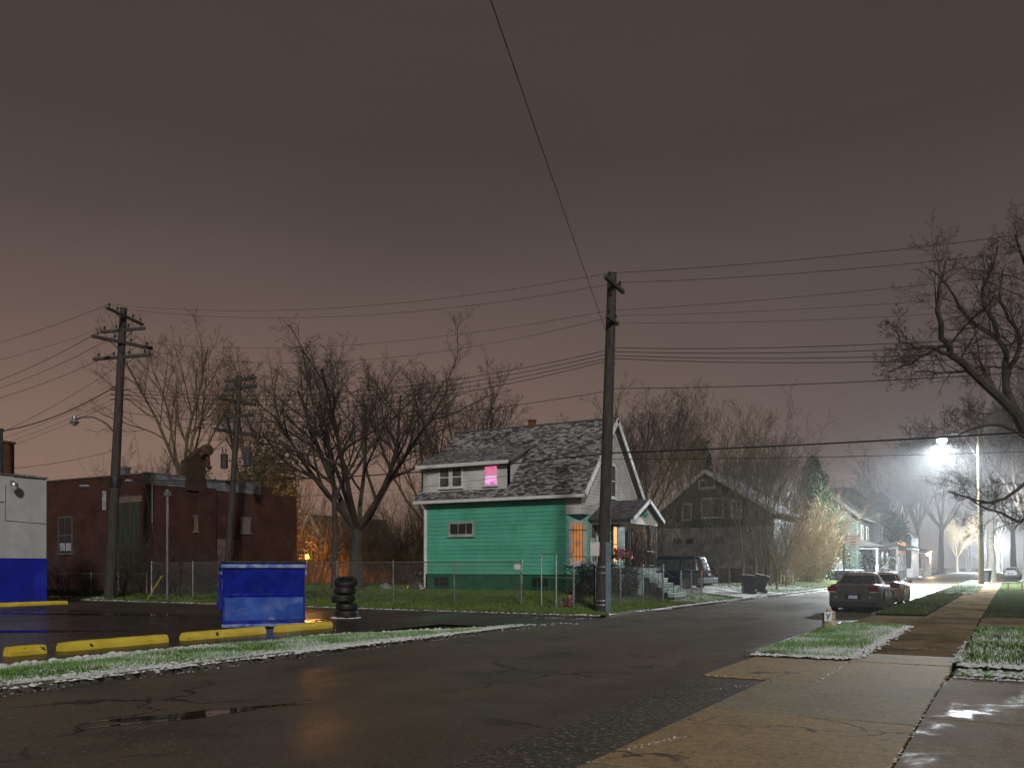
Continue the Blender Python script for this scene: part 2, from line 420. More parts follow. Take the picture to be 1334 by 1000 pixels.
# ------------------------------------------------------------------ setting: ground sheets
def sheet(name, mt, x0, x1, y0, y1, z, nx=1, ny=1, fn=None):
    mb = MB(); mb.grid(lambda a, b: (x0 + (x1 - x0) * a, y0 + (y1 - y0) * b, (fn or (lambda x, y: z))(x0 + (x1 - x0) * a, y0 + (y1 - y0) * b)), nx, ny)
    return struct(name, mb, mt, smooth=True, angle=60)
sheet('ground', EARTH, -260, 240, -40, 880, -.06)
sheet('road', ROAD, -11.95, -4.28, -14, 700, 0, 1, 40)
sheet('shoulder', SHOULDER, -4.28, -3.0, -3, 13.5, .004)
sheet('alley', ALLEY, -62, -11.95, 21.55, 27.05, .002)
sheet('parking_lot', LOT, -62, -14.9, -14, 21.55, .002)
def lawnz(x, y): return gz(x, y) + .03 * math.sin(x * 1.7 + y * .6) * math.sin(y * 1.1 - x * .4) * min(1, (y - 27.1))
sheet('lawn', LAWN, -110, -12.05, 27.1, 130, 0, 90, 80, lawnz)
sheet('far_lawn', LAWN, -110, -12.05, 130, 600, .5, 8, 20, lambda x, y: gz(x, y))
def vz(x, y): return .07 + .02 * math.sin(x * 3 + y) * math.sin(y * 2.1)
def taper(y): return -14.75 + 2.6 * sm((y - 15) / 6.7)      # the near verge narrows to a point at the alley
mb = MB()
def vfn(a, b):
    y = -14 + 35.6 * b; xl = taper(y); x = xl + (-12.12 - xl) * a
    return (x, y, vz(x, y) * (1 if 0 < a < 1 else .35))
mb.grid(vfn, 8, 90); struct('verge', mb, VERGE, smooth=True)
mb = MB(); mb.grid(lambda a, b: (-4.4 + 1.75 * a, 16.9 + 10.3 * b, vz(-4.4 + 1.75 * a, 16.9 + 10.3 * b) * (1 if 0 < a < 1 else .4)), 8, 30); struct('verge_patch', mb, VERGE, smooth=True)
mb = MB(); mb.grid(lambda a, b: (-4.2 + 1.6 * a, 33 + 400 * b, vz(-4.2 + 1.6 * a, 33 + 400 * b)), 5, 200); struct('far_verge', mb, LAWN, smooth=True)
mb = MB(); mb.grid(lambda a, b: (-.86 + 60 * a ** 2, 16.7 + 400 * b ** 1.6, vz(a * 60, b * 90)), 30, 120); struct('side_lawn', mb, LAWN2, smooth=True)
mb = MB(); mb.grid(lambda a, b: (-.8 + 14 * a, 15.15 + .75 * b, vz(a * 60, b * 9) * (1 if 0 < b < 1 else .3)), 30, 4); struct('grass_strip', mb, VERGE, smooth=True)
# pavement of single slabs with open joints
mb = MB(); rs = random.Random(3)
def slab(x0, x1, y0, y1, mi, z=.028):
    mb.mi = mi; g = .012; dz = rs.uniform(-.006, .008)
    mb.box(x0 + g, x1 - g, y0 + g, y1 - g, -.05, z + dz)
rows = [(-3, 3.6), (3.6, 7.0), (7.0, 10.3), (10.3, 13.5)]
for i, (a, b) in enumerate(rows): slab(-3.25, -.9, a, b, (0, 1, 0, 1)[i])
for a, b, k in ((13.5, 16.7, 0),): slab(-4.28, -2.55, a, b, k); slab(-2.55, -.9, a, b, k)
slab(-4.28, -3.25, 10.7, 13.5, 0, .02) if False else None
for i, (a, b) in enumerate([(-3, 2), (2, 5.2), (5.2, 8.2), (8.2, 10.9), (10.9, 14.6)]):
    slab(-.9, 1.9, a, b, 2); slab(1.9, 5, a, b, 2); slab(5, 9, a, b, 2)
slab(-.86, 5, 14.6, 15.15, 2, .02)
y = 16.7; k = 0
while y < 300:
    n = 1.62 if y < 80 else 4.0
    slab(-2.6, -.9, y, y + n, (0, 3)[k % 2] if y < 19 else 3); y += n; k += 1
slab(-4.28, -2.62, 27.4, 32.8, 3, .03)
slab(-.86, 12, 27.6, 31.8, 3, .09)
struct('sidewalk', mb, [SLAB1, SLAB2, SLAB3, SLAB4], bevel=.012)
# kerbs: real low steps
mb = MB(); rk = random.Random(5)
def kerbrun(x0, x1, y0, y1, h):
    y = y0
    while y < y1:
        n = min(2.4 if y < 120 else 12, y1 - y); mb.box(x0, x1, y + .01, y + n - .01, -.05, h + rk.uniform(-.015, .015)); y += n
kerbrun(-12.12, -11.95, -14, 21.5, .09); kerbrun(-12.1, -11.95, 27.3, 500, .11)
kerbrun(-4.4 - .14, -4.4, 16.9, 27.2, .09); kerbrun(-4.36, -4.22, 33, 500, .10)
mb.box(-62, -12.3, 27.05, 27.2, -.05, .075)
struct('kerb', mb, KERB, bevel=.02)
# drive beside the green house and the drive by the bins
def drive(name, x0, x1, y0, y1, mt):
    b = MB(); b.grid(lambda a, c: (x0 + (x1 - x0) * a, y0 + (y1 - y0) * c, lawnz(x0 + (x1 - x0) * a, y0 + (y1 - y0) * c) + .03), 24, 8); struct(name, b, mt, smooth=True)
drive('driveway', -26, -12.2, 45.6, 51.2, GRAVEL)
drive('footpath', -18, -12.2, 61.0, 62.3, SLAB3)
drive('front_path', -13.5, -12.2, 37.6, 39.6, SLAB3)
# puddles
WATER, t_, b_ = nt('puddle_water'); b_.inputs['Base Color'].default_value = (.008, .008, .008, 1); b_.inputs['Roughness'].default_value = .03
def puddle(cx, cy, rx, ry, z, rz=0, seed=1):
    r_ = random.Random(seed); b = MB(); n = 40; ph = [r_.uniform(0, 6.28) for _ in range(5)]; pts = []
    for i in range(n):
        a = 6.2832 * i / n; k = 1 + .22 * math.sin(2 * a + ph[0]) + .18 * math.sin(3 * a + ph[1]) + .1 * math.sin(5 * a + ph[2]) + .06 * math.sin(9 * a + ph[3])
        u, v = rx * k * math.cos(a), ry * k * math.sin(a)
        pts.append((cx + u * math.cos(rz) - v * math.sin(rz), cy + u * math.sin(rz) + v * math.cos(rz), z))
    b.poly(pts); struct('puddle', b, WATER)
px_, py_ = at(265, 1.75 * FOC / (928 - HY)); puddle(px_, py_, 1.15, .16, .005, R(62), 2)
px_, py_ = at(215, 1.75 * FOC / (938 - HY)); puddle(px_, py_, .9, .06, .005, R(66), 6)
for q, (x, y, a, b, z) in enumerate(()): puddle(x, y, a, b, z, 0, q + 11)
px_, py_ = at(120, 1.75 * FOC / (800 - HY)); puddle(px_, py_, 3.2, .5, .008, R(20), 21)
px_, py_ = at(60, 1.75 * FOC / (822 - HY)); puddle(px_, py_, 1.7, .4, .008, R(30), 22)
# slush and frost ridges
rs = random.Random(11); mb = MB()
def ridge(x0, y0, x1, y1, n, w, r0, r1, h=.5, z=lambda x, y: 0.0):
    for _ in range(n):
        t = rs.random(); x = x0 + (x1 - x0) * t; y = y0 + (y1 - y0) * t; k = rs.gauss(0, w)
        dx, dy = -(y1 - y0), (x1 - x0); l = math.hypot(dx, dy); x += dx / l * k; y += dy / l * k
        r = rs.uniform(r0, r1); mb.dome((x, y, z(x, y) - .004), r, r * h * rs.uniform(.5, 1.2), rs)
for i in range(11):
    y0 = 4 + i * 1.5; 
    if rs.random() < .93: ridge(taper(y0) - .05, y0, taper(y0 + 1.5) - .05, y0 + 1.5, 420, .20, .03, .12, .75)
ridge(-12.06, 4, -12.06, 21.4, 2600, .09, .015, .05, .6, lambda x, y: .085); ridge(-12.4, 4, -12.3, 18, 1500, .22, .015, .045, .6, lambda x, y: .085)
ridge(-11.88, 4, -11.85, 22.5, 420, .06, .008, .025, .5)
ridge(-60, 27.12, -12.2, 27.12, 2600, .06, .02, .06, .5, lambda x, y: .06)
ridge(-12.9, 27.0, -11.8, 33, 500, .09, .02, .06, .5, lambda x, y: .07)
ridge(-11.95, 33, -11.95, 75, 1600, .07, .025, .07, .5, lambda x, y: .1)
ridge(-19, 45.5, -12.2, 46.4, 500, .3, .03, .09, .4, gz); ridge(-12.9, 43, -12.3, 60, 1500, .35, .03, .1, .35, gz)
ridge(-17, 49, -12.3, 55, 2200, .8, .04, .12, .3, gz); ridge(-13.2, 52, -12.6, 66, 2200, .7, .04, .12, .3, gz); ridge(-15, 52, -14.4, 62, 800, .6, .04, .1, .3, gz)
ridge(-4.42, 16.9, -4.42, 26.5, 300, .04, .01, .035, .5, lambda x, y: .06)
ridge(-4.35, 17.0, -2.65, 17.0, 900, .14, .015, .05, .6, lambda x, y: .06)
ridge(-2.62, 17, -2.62, 27, 1300, .10, .012, .045, .6, lambda x, y: .055)
ridge(-.8, 16.75, 6, 16.75, 1300, .16, .02, .06, .6, lambda x, y: .07); ridge(-.8, 15.1, 6, 15.1, 300, .03, .012, .04, .5, lambda x, y: .03)
ridge(-.75, 15.55, 6, 15.55, 1300, .2, .015, .06, .55, lambda x, y: .07); ridge(-.84, 16.8, -.84, 22, 300, .05, .01, .04, .6, lambda x, y: .06)
ridge(-4.2, 13.45, -.95, 13.5, 70, .02, .006, .016, .5, lambda x, y: .02); ridge(-2.57, 13.6, -2.56, 16.5, 90, .03, .008, .03, .5, lambda x, y: .02)
ridge(-3.3, 7.0, -.95, 7.0, 90, .015, .006, .018, .5, lambda x, y: .02); ridge(-3.25, 10.3, -.95, 10.3, 50, .012, .006, .014, .5, lambda x, y: .02)
ridge(-3.15, 7.6, -2.9, 8.5, 34, .03, .006, .016, .5, lambda x, y: .03); ridge(-2.6, 19.9, -.95, 19.9, 60, .015, .01, .02, .5, lambda x, y: .03)
ridge(-.92, 8, -.9, 16, 150, .02, .006, .02, .5, lambda x, y: .025); ridge(-3.6, 12.0, -3.0, 13.4, 25, .05, .005, .014, .5, lambda x, y: .02)
ridge(-12.7, 22.0, -11.9, 24.0, 90, .25, .01, .05, .4); ridge(-14, 25.6, -12.2, 26.4, 60, .2, .01, .05, .4)
ridge(-60, 28.2, -39.5, 28.2, 500, .3, .02, .09, .6, lambda x, y: .1)
tag(mb.build('snow', SNOW, smooth=True, angle=80), kind='stuff')

# grass blades
def blades(name, mt, n, fn, h0, h1, w, seed, per=5):
    r_ = random.Random(seed); b = MB(); v, f = b.v, b.f
    for _ in range(n):
        p = fn(r_)
        if p is None: continue
        x, y, z = p
        for _k in range(per):
            a = r_.random() * 6.283; ht = r_.uniform(h0, h1); lean = ht * r_.uniform(.15, .9); q = a + r_.uniform(1, 2.2)
            x1, y1 = x + r_.gauss(0, .04), y + r_.gauss(0, .04); ww = w * r_.uniform(.6, 1.3); i = len(v)
            v.append((x1 - math.cos(q) * ww, y1 - math.sin(q) * ww, z)); v.append((x1 + math.cos(q) * ww, y1 + math.sin(q) * ww, z))
            v.append((x1 + math.cos(a) * lean, y1 + math.sin(a) * lean, z + ht)); f.append((i, i + 1, i + 2)); b.m.append(0)
    return tag(b.build(name, mt), kind='stuff')
def near_verge(r):
    y = 3.5 + 18.1 * r.random() ** .8; xl = taper(y); x = xl + .1 + (-12.15 - xl - .1) * r.random()
    return (x, y, vz(x, y) - .02)
blades('grass', BLADE, 13000, near_verge, .03, .085, .007, 1)
blades('grass', BLADE, 6000, lambda r: (r.uniform(-4.36, -2.62 - .25 * r.random()), r.uniform(17, 27.1), .06), .03, .085, .007, 2)
blades('grass', BLADE, 5200, lambda r: (-.82 + 5 * r.random(), r.uniform(16.8, 27.3), .06), .03, .09, .008, 3)
blades('grass', BLADE, 1500, lambda r: (-.75 + 4.5 * r.random(), r.uniform(15.2, 15.85), .05), .02, .06, .007, 4)
def lawn_pt(r):
    y = 27.3 + 20 * r.random() ** 1.5; x = -12.3 - 34 * r.random() ** 1.3
    if -27 < x < -17.3 and y > 36.5: return None
    if -26 < x < -12.2 and 45.6 < y < 51.2: return None
    if x < -42: return None
    return (x, y, lawnz(x, y) - .01)
blades('grass', BLADE2, 15000, lawn_pt, .05, .14, .012, 5)
blades('grass', BLADE2, 9000, lambda r: (lambda x, y: (x, y, lawnz(x, y) - .01))(r.uniform(-28, -12.3), r.uniform(27.3, 36.4)), .05, .13, .012, 15)
blades('grass', BLADE3, 5200, lambda r: (lambda x, y: (x, y, lawnz(x, y) - .01))(-12.3 - 4.5 * r.random() ** 1.2, r.choice((r.uniform(39, 45.8), r.uniform(50.8, 72), r.uniform(55, 66)))), .05, .13, .014, 6)
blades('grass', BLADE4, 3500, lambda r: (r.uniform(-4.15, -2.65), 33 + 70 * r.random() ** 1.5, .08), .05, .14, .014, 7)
blades('grass', BLADE3, 2200, lambda r: (r.uniform(-4.1, -2.0), r.uniform(58, 110), .08), .06, .16, .02, 9)
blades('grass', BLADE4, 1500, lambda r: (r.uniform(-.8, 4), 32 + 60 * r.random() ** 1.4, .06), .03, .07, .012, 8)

# ------------------------------------------------------------------ green house
X0, X1 = -26.25, -17.4           # back and front walls
Y0, Y1, YM = 36.6, 43.5, 40.05   # near side, far side, ridge
ZG, ZF, ZB, ZE, ZR = .45, 1.35, 4.2, 5.12, 9.1
gh = root('green_house', 'mint green clapboard house with white gable, snow dusted roof and one pink lit window', 'house', (X1, YM, ZG))
SL = (ZR - ZE) / (YM - 36.2)
mb = MB()
side = Pl((X0, Y0, ZF), (1, 0, 0), (0, -1, 0)); front = Pl((X1, Y0 + .8, ZF), (0, 1, 0), (1, 0, 0)); back = Pl((X0, Y1, ZF), (0, -1, 0), (-1, 0, 0))
diag = Pl((-18.2, Y0, ZF), (1, 1, 0), (1, -1, 0))
lap(mb, side, 0, 8.05, ZF, ZE + .1, .2)
lap(mb, diag, 0, 1.131, ZF, ZB, .2); lap(mb, front, 0, 4.4, ZF, ZB, .2); lap(mb, back, 0, 6.9, ZF, ZE, .2)
core = [(X0 + .01, Y0 + .01), (-18.21, Y0 + .01), (X1 - .01, Y0 + .81), (X1 - .01, 41.8), (-19.1, Y1), (X0 + .01, Y1)]
mb.prism([(x, y, ZF) for x, y in core], (0, 0, ZB - ZF)); mb.box(X0 + .01, -18.21, Y0 + .012, Y1, ZB, ZE + .3)
mb.build('wall', GREEN, gh)
mb = MB(); mb.prism([(x + (.03 if x < -20 else -.03), y + (.03 if y < 40 else -.03), .2) for x, y in core], (0, 0, ZF - .2)); mb.build('foundation', GREENB, gh)
# white gable block over the front, and its underside
mb = MB(); gp = Pl((X1, Y0, ZB), (0, 1, 0), (1, 0, 0)); gs = Pl((-18.2, Y0, ZB), (1, 0, 0), (0, -1, 0))
gw = Y1 - Y0
def gends(z):
    if z <= ZE + .35: return (0, gw)
    k = (z - ZE - .35) / SL; return (min(k, gw / 2), max(gw - k, gw / 2))
lap(mb, gp, 0, gw, ZB + .1, ZR - .1, .15, .016, gends); lap(mb, gs, 0, .8, ZB + .1, ZE + .1, .15, .016)
mb.prism([(X1 - .01, Y0 + .01, ZB), (X1 - .01, Y1, ZB), (X1 - .01, Y1, ZE + .3), (X1 - .01, YM, ZR - .15), (X1 - .01, Y0 + .01, ZE + .3)], (-.8, 0, 0))
gp.box(mb, -.02, gw, ZB - .02, ZB + .1, 0, .04); gs.box(mb, 0, .8, ZB - .02, ZB + .1, 0, .04)
mb.build('gable', WHITE, gh)
mb = MB(); front.box(mb, .03, 4.4, 3.88, ZB - .03, .024, .045); diag.box(mb, 0, 1.12, 3.88, ZB - .03, .024, .045); mb.build('frieze', TEAL, gh)
# main roof
mb = MB(); rx0, rx1 = -26.75, -17.05
for sgn, ye in ((1, 36.2), (-1, 43.9)):
    s = V((0, sgn, SL)).normalized(); ln = math.hypot(YM - 36.2, ZR - ZE); n = V((0, -sgn * SL, 1)).normalized()
    mb.obox(V((rx0, ye, ZE)) - n * .14, (rx1 - rx0, 0, 0), s * ln, n * .138)
    if sgn == 1: shingles(mb, (rx0, ye - .03, ZE - .03), (1, 0, 0), s, rx1 - rx0, ln + .02, .24, .115)
mb.tube([(rx0, YM, ZR + .02), (rx1, YM, ZR + .02)], .06, 6)
roof = mb.build('roof', SHIN, gh)
mb = MB(); mb.box(-22.05, -21.75, YM - .15, YM + .15, ZR - .4, ZR + .27); mb.box(-22.08, -21.72, YM - .18, YM + .18, ZR + .272, ZR + .33); mb.build('chimney', CHIM, roof)
# fascia, rake boards, gutter, downspout
mb = MB()
mb.box(rx0, rx1, 36.14, 36.24, ZE - .19, ZE - .04)
mb.build('gutter', TRIM, gh)
mb = MB()
for sgn, ye in ((1, 36.2), (-1, 43.9)):
    s = V((0, sgn, SL)).normalized(); ln = math.hypot(YM - 36.2, ZR - ZE); n = V((0, -sgn * SL, 1)).normalized()
    mb.obox(V((rx1 - .0, ye, ZE)) - n * .2, (.05, 0, 0), s * (ln - .02), n * .23)
    mb.obox(V((X1 + .02, ye + sgn * .42, ZE + .42 * SL)) - n * .36, (.05, 0, 0), s * (ln - .62), n * .17)
mb.build('rake_board', TRIM, gh)
mb = MB(); mb.tube([(X0 - .05, 36.2, ZE - .2), (X0 - .05, Y0 - .06, ZE - .5), (X0 - .05, Y0 - .06, ZG + .2), (X0 - .2, Y0 - .3, ZG + .1)], .05, 6)
mb.box(X0 - .1, X0 + .06, Y0 - .03, Y0 + .03, ZF, ZE); mb.build('downspout', TRIM, gh)
# dormer
dx0, dx1, dz0, dz1 = -26.42, -21.4, 5.5, 6.92
dp = Pl((dx0, Y0 - .02, dz0), (1, 0, 0), (0, -1, 0)); mb = MB()
lap(mb, dp, 0, dx1 - dx0, dz0 - .1, dz1, .15, .014); mb.box(dx0, dx1, Y0, Y0 + .3, dz0 - .1, dz1)
for x in (dx0 + .02, dx1 - .02): mb.prism([(x, Y0 - .02, dz0 - .1), (x, Y0 - .02, dz1), (x, 38.95, dz1 + .95)], (-.02 if x < -24 else .02, 0, 0))
dm = mb.build('dormer', WHITE, gh)
mb = MB(); ds = V((0, 2.62, 1.10)); ln = ds.length; s = ds.normalized(); n = V((0, -1.10, 2.62)).normalized(); o = V((dx0 - .25, 36.28, dz1 - .03))
mb.obox(o - n * .1, (dx1 - dx0 + .5, 0, 0), s * ln, n * .098); shingles(mb, o, (1, 0, 0), s, dx1 - dx0 + .5, ln, .24, .115)
mb.tube([(-22.0, 37.3, 7.3), (-22.0, 37.3, 7.75)], .05, 8); mb.build('dormer_roof', SHIN, dm)
mb = MB(); mb.box(dx0 - .25, dx1 + .25, 36.22, 36.28, dz1 - .19, dz1 - .02); mb.build('dormer_fascia', TRIM, dm)
DIM = mat('dim_blind', (.10, .10, .085), (.05, .05, .045), rough=.5, vs=3)
def litpane(name, c, s, c2, kind=0):
    m, t, b = nt(name); co = coords(t); sp = N(t, 'ShaderNodeSeparateXYZ'); L(t, co, sp.inputs[0])
    w = N(t, 'ShaderNodeTexWave'); w.inputs['Scale'].default_value = 5; w.inputs['Distortion'].default_value = 2.0; L(t, co, w.inputs['Vector'])
    col = mixc(t, math_(t, 'MULTIPLY', w.outputs['Fac'], .6), c, c2); col = mixc(t, ramp(t, noise(t, co, 2.5, 3), .45, .7), col, c2)
    L(t, col, b.inputs['Emission Color']); b.inputs['Emission Strength'].default_value = s; b.inputs['Base Color'].default_value = (.1, .08, .06, 1); b.inputs['Roughness'].default_value = .2
    return m
PINK = litpane('pink_lit_curtain', (1, .62, .92), 1.0, (.75, .03, .55)); PINKT = litpane('rose_lit_blind', (1, .28, .45), .8, (.72, .05, .30))
ORNG = litpane('orange_lit_curtain', (.95, .33, .04), .55, (.40, .12, .012)); WARM = litpane('warm_lit_pane', (1, .62, .25), 1.3, (.9, .42, .12))
for a0, a1, pm in ((1.08, 1.62, DIM), (1.84, 2.38, DIM)): window(gh, dp, a0, a1, 5.78, 6.72, TRIM, pm, .08)
w = window(gh, dp, 3.78, 4.46, 5.78, 6.70, TRIM, PINK, .06)
g = MB(); dp.box(g, 3.78, 4.46, 6.25, 6.70, .034, .04); g.build('roller_blind', PINKT, w); w['label'] = 'pink lit window with a curtain'
window(gh, side, -24.73 - X0, -23.4 - X0, 3.36, 3.88, GREYW, DARKGLASS, .1, rails=(), muntins=(.36, .72))
for a in (-25.7, -20.0): window(gh, Pl((X0, Y0 + .028, ZF), (1, 0, 0), (0, -1, 0)), a - X0, a + .85 - X0, .72, 1.18, GREENB, DARKGLASS, .06, rails=(), muntins=(.33, .66), sill=False, name='basement_window')
w = window(gh, diag, .30, .82, 1.98, 3.72, GREYW, ORNG, .2, proud=.07)
mb = MB()
for z in (2.2, 3.45): diag.box(mb, .12, 1.0, z - .015, z + .015, .085, .1)
for k in range(4): a = .34 + k * .15; diag.box(mb, a - .008, a + .008, 2.0, 3.7, .101, .115)
mb.build('window_guard', DMETAL, w); w['label'] = 'orange lit window behind a dark guard'
window(gh, front, .25, .75, 1.98, 3.72, GREYW, DIM, .14)
window(gh, front, 2.85, 3.3, 1.98, 3.72, GREYW, WARM, .1)
window(gh, gp, gw / 2 - .42, gw / 2 + .42, 5.25, 6.75, GREYW, DARKGLASS, .12)
# door on the porch
mb = MB(); front.box(mb, 1.5, 2.4, 1.72, 3.75, .025, .07); d = mb.build('door', mat('dark_door', (.05, .04, .035), rough=.4), gh)
mb = MB(); front.box(mb, 1.57, 1.67, 2.6, 2.7, .07, .12); mb.build('handle', METAL, d)
# porch
PX, PY0, PY1, PF = -15.35, 37.6, 41.1, 1.66; PM = (PY0 + PY1) / 2
mb = MB(); mb.box(X1, PX + .1, PY0 - .1, PY1 + .1, PF - .14, PF)
for y in (PY0 + .05, PY1 - .25): mb.box(X1 + .05, PX, y, y + .2, .2, PF - .15)
mb.box(PX - .22, PX - .02, PY0 + .26, PY1 - .26, .2, PF - .15); mb.build('porch_floor', mat('teal_grey_deck', (.06, .10, .09), rough=.6), gh)
mb = MB()
for y0, y1 in ((PY0 - .02, PY0 + .16), (PY1 - .16, PY1 + .02)): mb.box(X1, PX - .2, y0, y1, 3.74, 4.02)
mb.box(PX - .2, PX, PY0 - .02, PY1 + .02, 3.74, 4.02); mb.build('porch_beam', TRIM, gh)
mb = MB(); apz = 4.95
for sgn, ye in ((1, PY0 - .3), (-1, PY1 + .3)):
    dvec = V((0, PM - ye, apz - 3.98)); s = dvec.normalized(); n = V((0, -s.z * sgn, abs(s.y))).normalized()
    mb.obox(V((X1, ye, 3.98)) - n * .08, (PX - X1 + .25, 0, 0), dvec, n * .078)
    if sgn == 1: shingles(mb, (X1, ye, 3.98), (1, 0, 0), s, PX - X1 + .25, dvec.length, .24, .115)
mb.build('porch_roof', SHIN2, gh)
mb = MB()
for sgn, ye in ((1, PY0 - .3), (-1, PY1 + .3)):
    dvec = V((0, PM - ye, apz - 3.98)); s = dvec.normalized(); n = V((0, -s.z * sgn, abs(s.y))).normalized()
    mb.obox(V((PX + .25, ye, 3.98)) - n * .15, (.05, 0, 0), dvec, n * .17)
mb.build('porch_rake', TRIM, gh)
mb = MB(); mb.prism([(PX - .06, PY0, 4.02), (PX - .06, PY1, 4.02), (PX - .06, PM, apz - .14)], (.05, 0, 0)); ped = mb.build('pediment', mat('white_panel', (.66, .68, .68), rough=.5), gh)
mb = MB()
for k in range(5):
    a = R(30 + 30 * k); c = V((PX, PM, 4.06)); dirv = V((0, math.cos(a), math.sin(a)))
    mb.bar(c + dirv * .1 + V((.012, 0, 0)), c + dirv * (.62 if k == 2 else .45) + V((.012, 0, 0)), .07, .02, up=(1, 0, 0))
mb.build('sunburst_ornament', mat('teal_ornament', (.04, .36, .34), rough=.5), ped)
for y in (PY0 + .08, PY1 - .08):
    mb = MB()
    for q in (-.1, .1): mb.tube([(PX - .1 + q * 0, y + q, PF), (PX - .1, y + q, 3.74)], .022, 6)
    for k in range(8): z = PF + .1 + k * .24; mb.tube([(PX - .1, y - .1, z), (PX - .1, y + .1, z + .22)], .01, 4); mb.tube([(PX - .1, y + .1, z), (PX - .1, y - .1, z + .22)], .01, 4)
    mb.build('porch_column', DMETAL, gh)
def rail(p, q, n, name='railing'):
    b = MB(); p, q = V(p), V(q); b.tube([p + V((0, 0, .8)), q + V((0, 0, .8))], .022, 6); b.tube([p + V((0, 0, .12)), q + V((0, 0, .12))], .014, 6)
    for k in range(n + 1): t = p.lerp(q, k / n); b.tube([t, t + V((0, 0, .8))], .009 if 0 < k < n else .02, 5)
    return b.build(name, DMETAL, gh)
rail((X1, PY0 + .08, PF), (PX - .1, PY0 + .08, PF), 14); rail((X1, PY1 - .08, PF), (PX - .1, PY1 - .08, PF), 14); rail((PX - .1, PY1 - .08, PF), (PX - .1, 39.9, PF), 8)
SY0, SY1 = 38.2, 39.8
mb = MB(); mb.mi = 0; nst = 6
for k in range(nst):
    zt = PF - .02 - k * (PF - .3) / nst; x = PX + .1 + k * .3
    mb.mi = 0; mb.box(x, x + .3, SY0, SY1, zt - .2 if k else .2, zt - .045)
    mb.mi = 1; mb.box(x - .02, x + .32, SY0 - .03, SY1 + .03, zt - .043, zt)
    mb.mi = 2; mb.box(x + .02, x + .28, SY0 + .05, SY1 - .05, .15, zt - .201) if zt - .201 > .2 else None
mb.build('steps', [mat('teal_riser', (.25, .42, .38), rough=.6), mat('snowy_tread', (.66, .69, .69), (.35, .42, .4), rough=.6, vs=6), BLK], gh)
rail((PX + .15, SY0 + .04, PF - .1), (PX + 1.85, SY0 + .04, .42), 7, 'step_rail')

# ------------------------------------------------------------------ white and blue building, brick works
wb = root('painted_building', 'white block building with blue lower wall at the left end of the lot', 'building', (-38.1, 18, 0))
mb = MB(); mb.box(-52, -38.1, 2, 23.6, 2.1, 5.72); mb.build('wall', BLOCK, wb)
mb = MB(); mb.box(-52, -38.09, 1.98, 23.61, -.02, 2.098); mb.build('blue_base', BLUE, wb)
mb = MB(); rr = random.Random(9); y = 2.0
while y < 23.6: l = rr.uniform(.5, 1.6); y2 = min(y + l, 23.66); mb.box(-52, -38.03 + rr.uniform(-.02, .02), y, y2 - .004, 5.722, 5.80 + rr.uniform(-.02, .04)); y = y2
rf = mb.build('roof', [mat('tar_roof_edge', (.05, .05, .05), (.4, .4, .42), rough=.8, vs=6)], wb)
mb = MB(); mb.box(-41.2, -40.1, 22.2, 23.3, 5.6, 7.40); mb.box(-41.25, -40.05, 22.15, 23.35, 7.402, 7.5); mb.build('chimney', CHIM, rf)
xl, dl = -38.1, 38.5; yl = 22.0
mb = MB(); mb.box(-38.1, -38.0, yl - .07, yl + .07, 5.32, 5.5); mb.tube([(-38.0, yl, 5.42), (-37.85, yl, 5.4)], .04, 8)
mb.lathe([(.06, .12), (.13, .1), (.16, 0), (.15, -.02)], (-37.85, yl, 5.28), 12); lm = mb.build('wall_lamp', METAL, wb)
mb = MB(); mb.lathe([(.13, -.02), (.13, -.16), (.08, -.24), (0, -.25)], (-37.85, yl, 5.28), 12); mb.build('lens', mat('lamp_glass', (.35, .36, .34), rough=.2, bstr=0), lm)
mb = MB(); mb.tube([(-38.075, 10, 4.55), (-38.075, yl - .3, 4.55), (-38.075, yl - .3, 5.3)], .018, 5); mb.tube([(-38.075, yl - .3, 4.55), (-38.075, yl - .3, 3.75), (-38.075, 23.6, 3.68)], .014, 5); mb.build('conduit', mat('painted_conduit', (.45, .45, .45), rough=.5), wb)

BX, BY, BZ = -42.4, 32.1, 6.95
bb = root('brick_works', 'dark red brick industrial building with boarded tall door behind the chain link fence', 'building', (BX, BY, 0))
mb = MB(); mb.box(-66, BX, BY, BY + 11.9, -.05, BZ - .5)
rr = random.Random(2); y = BY; z = BZ - .52
mb.box(-66, BX, BY, BY + .3, BZ - .5, BZ); mb.box(BX - .3, BX, BY + .3, BY + 9.6, BZ - .5, BZ - .02)
for y, dz in ((BY + .0, 0),): pass
mb.box(BX - .02, BX + .10, BY + 3.6, BY + 4.9, -.02, BZ - .45)          # pier
wl = mb.build('wall', BRICK, bb)
mb = MB(); mb.box(BX - .02, BX + .02, BY - .02, BY + 8.6, BZ - .55, BZ + .06); mb.box(BX - .33, BX + .05, BY - .03, BY + 8.62, BZ + .062, BZ + .12); mb.build('parapet_flashing', mat('grey_sheet_metal', (.20, .215, .23), (.12, .125, .13), rough=.6, vs=3, c3=(.03, .025, .02), c3lo=.64, c3hi=.7, c3s=2), bb)
mb = MB(); mb.box(-66, BX - .35, BY - .05, BY + .34, BZ + .003, BZ + .08); mb.build('coping', mat('stone_coping', (.12, .11, .1), (.06, .05, .05), rough=.8), bb)
bl = Pl((-66, BY, 0), (1, 0, 0), (0, -1, 0)); br_ = Pl((BX, BY, 0), (0, 1, 0), (1, 0, 0))
def bwin(px0, px1, py0, py1, name, fm, pm, **k):
    xa, da = on_y(px0, BY); xb, db = on_y(px1, BY); d = (da + db) / 2
    return window(bb, bl, xa + 66, xb + 66, zat(py1, d), zat(py0, d), fm, pm, name=name, **k)
w = bwin(77, 94, 674, 720, 'window', mat('dull_frame', (.13, .13, .125), rough=.7), DARKGLASS, fw=.06, rails=(.5,), muntins=(.5,), proud=.05)
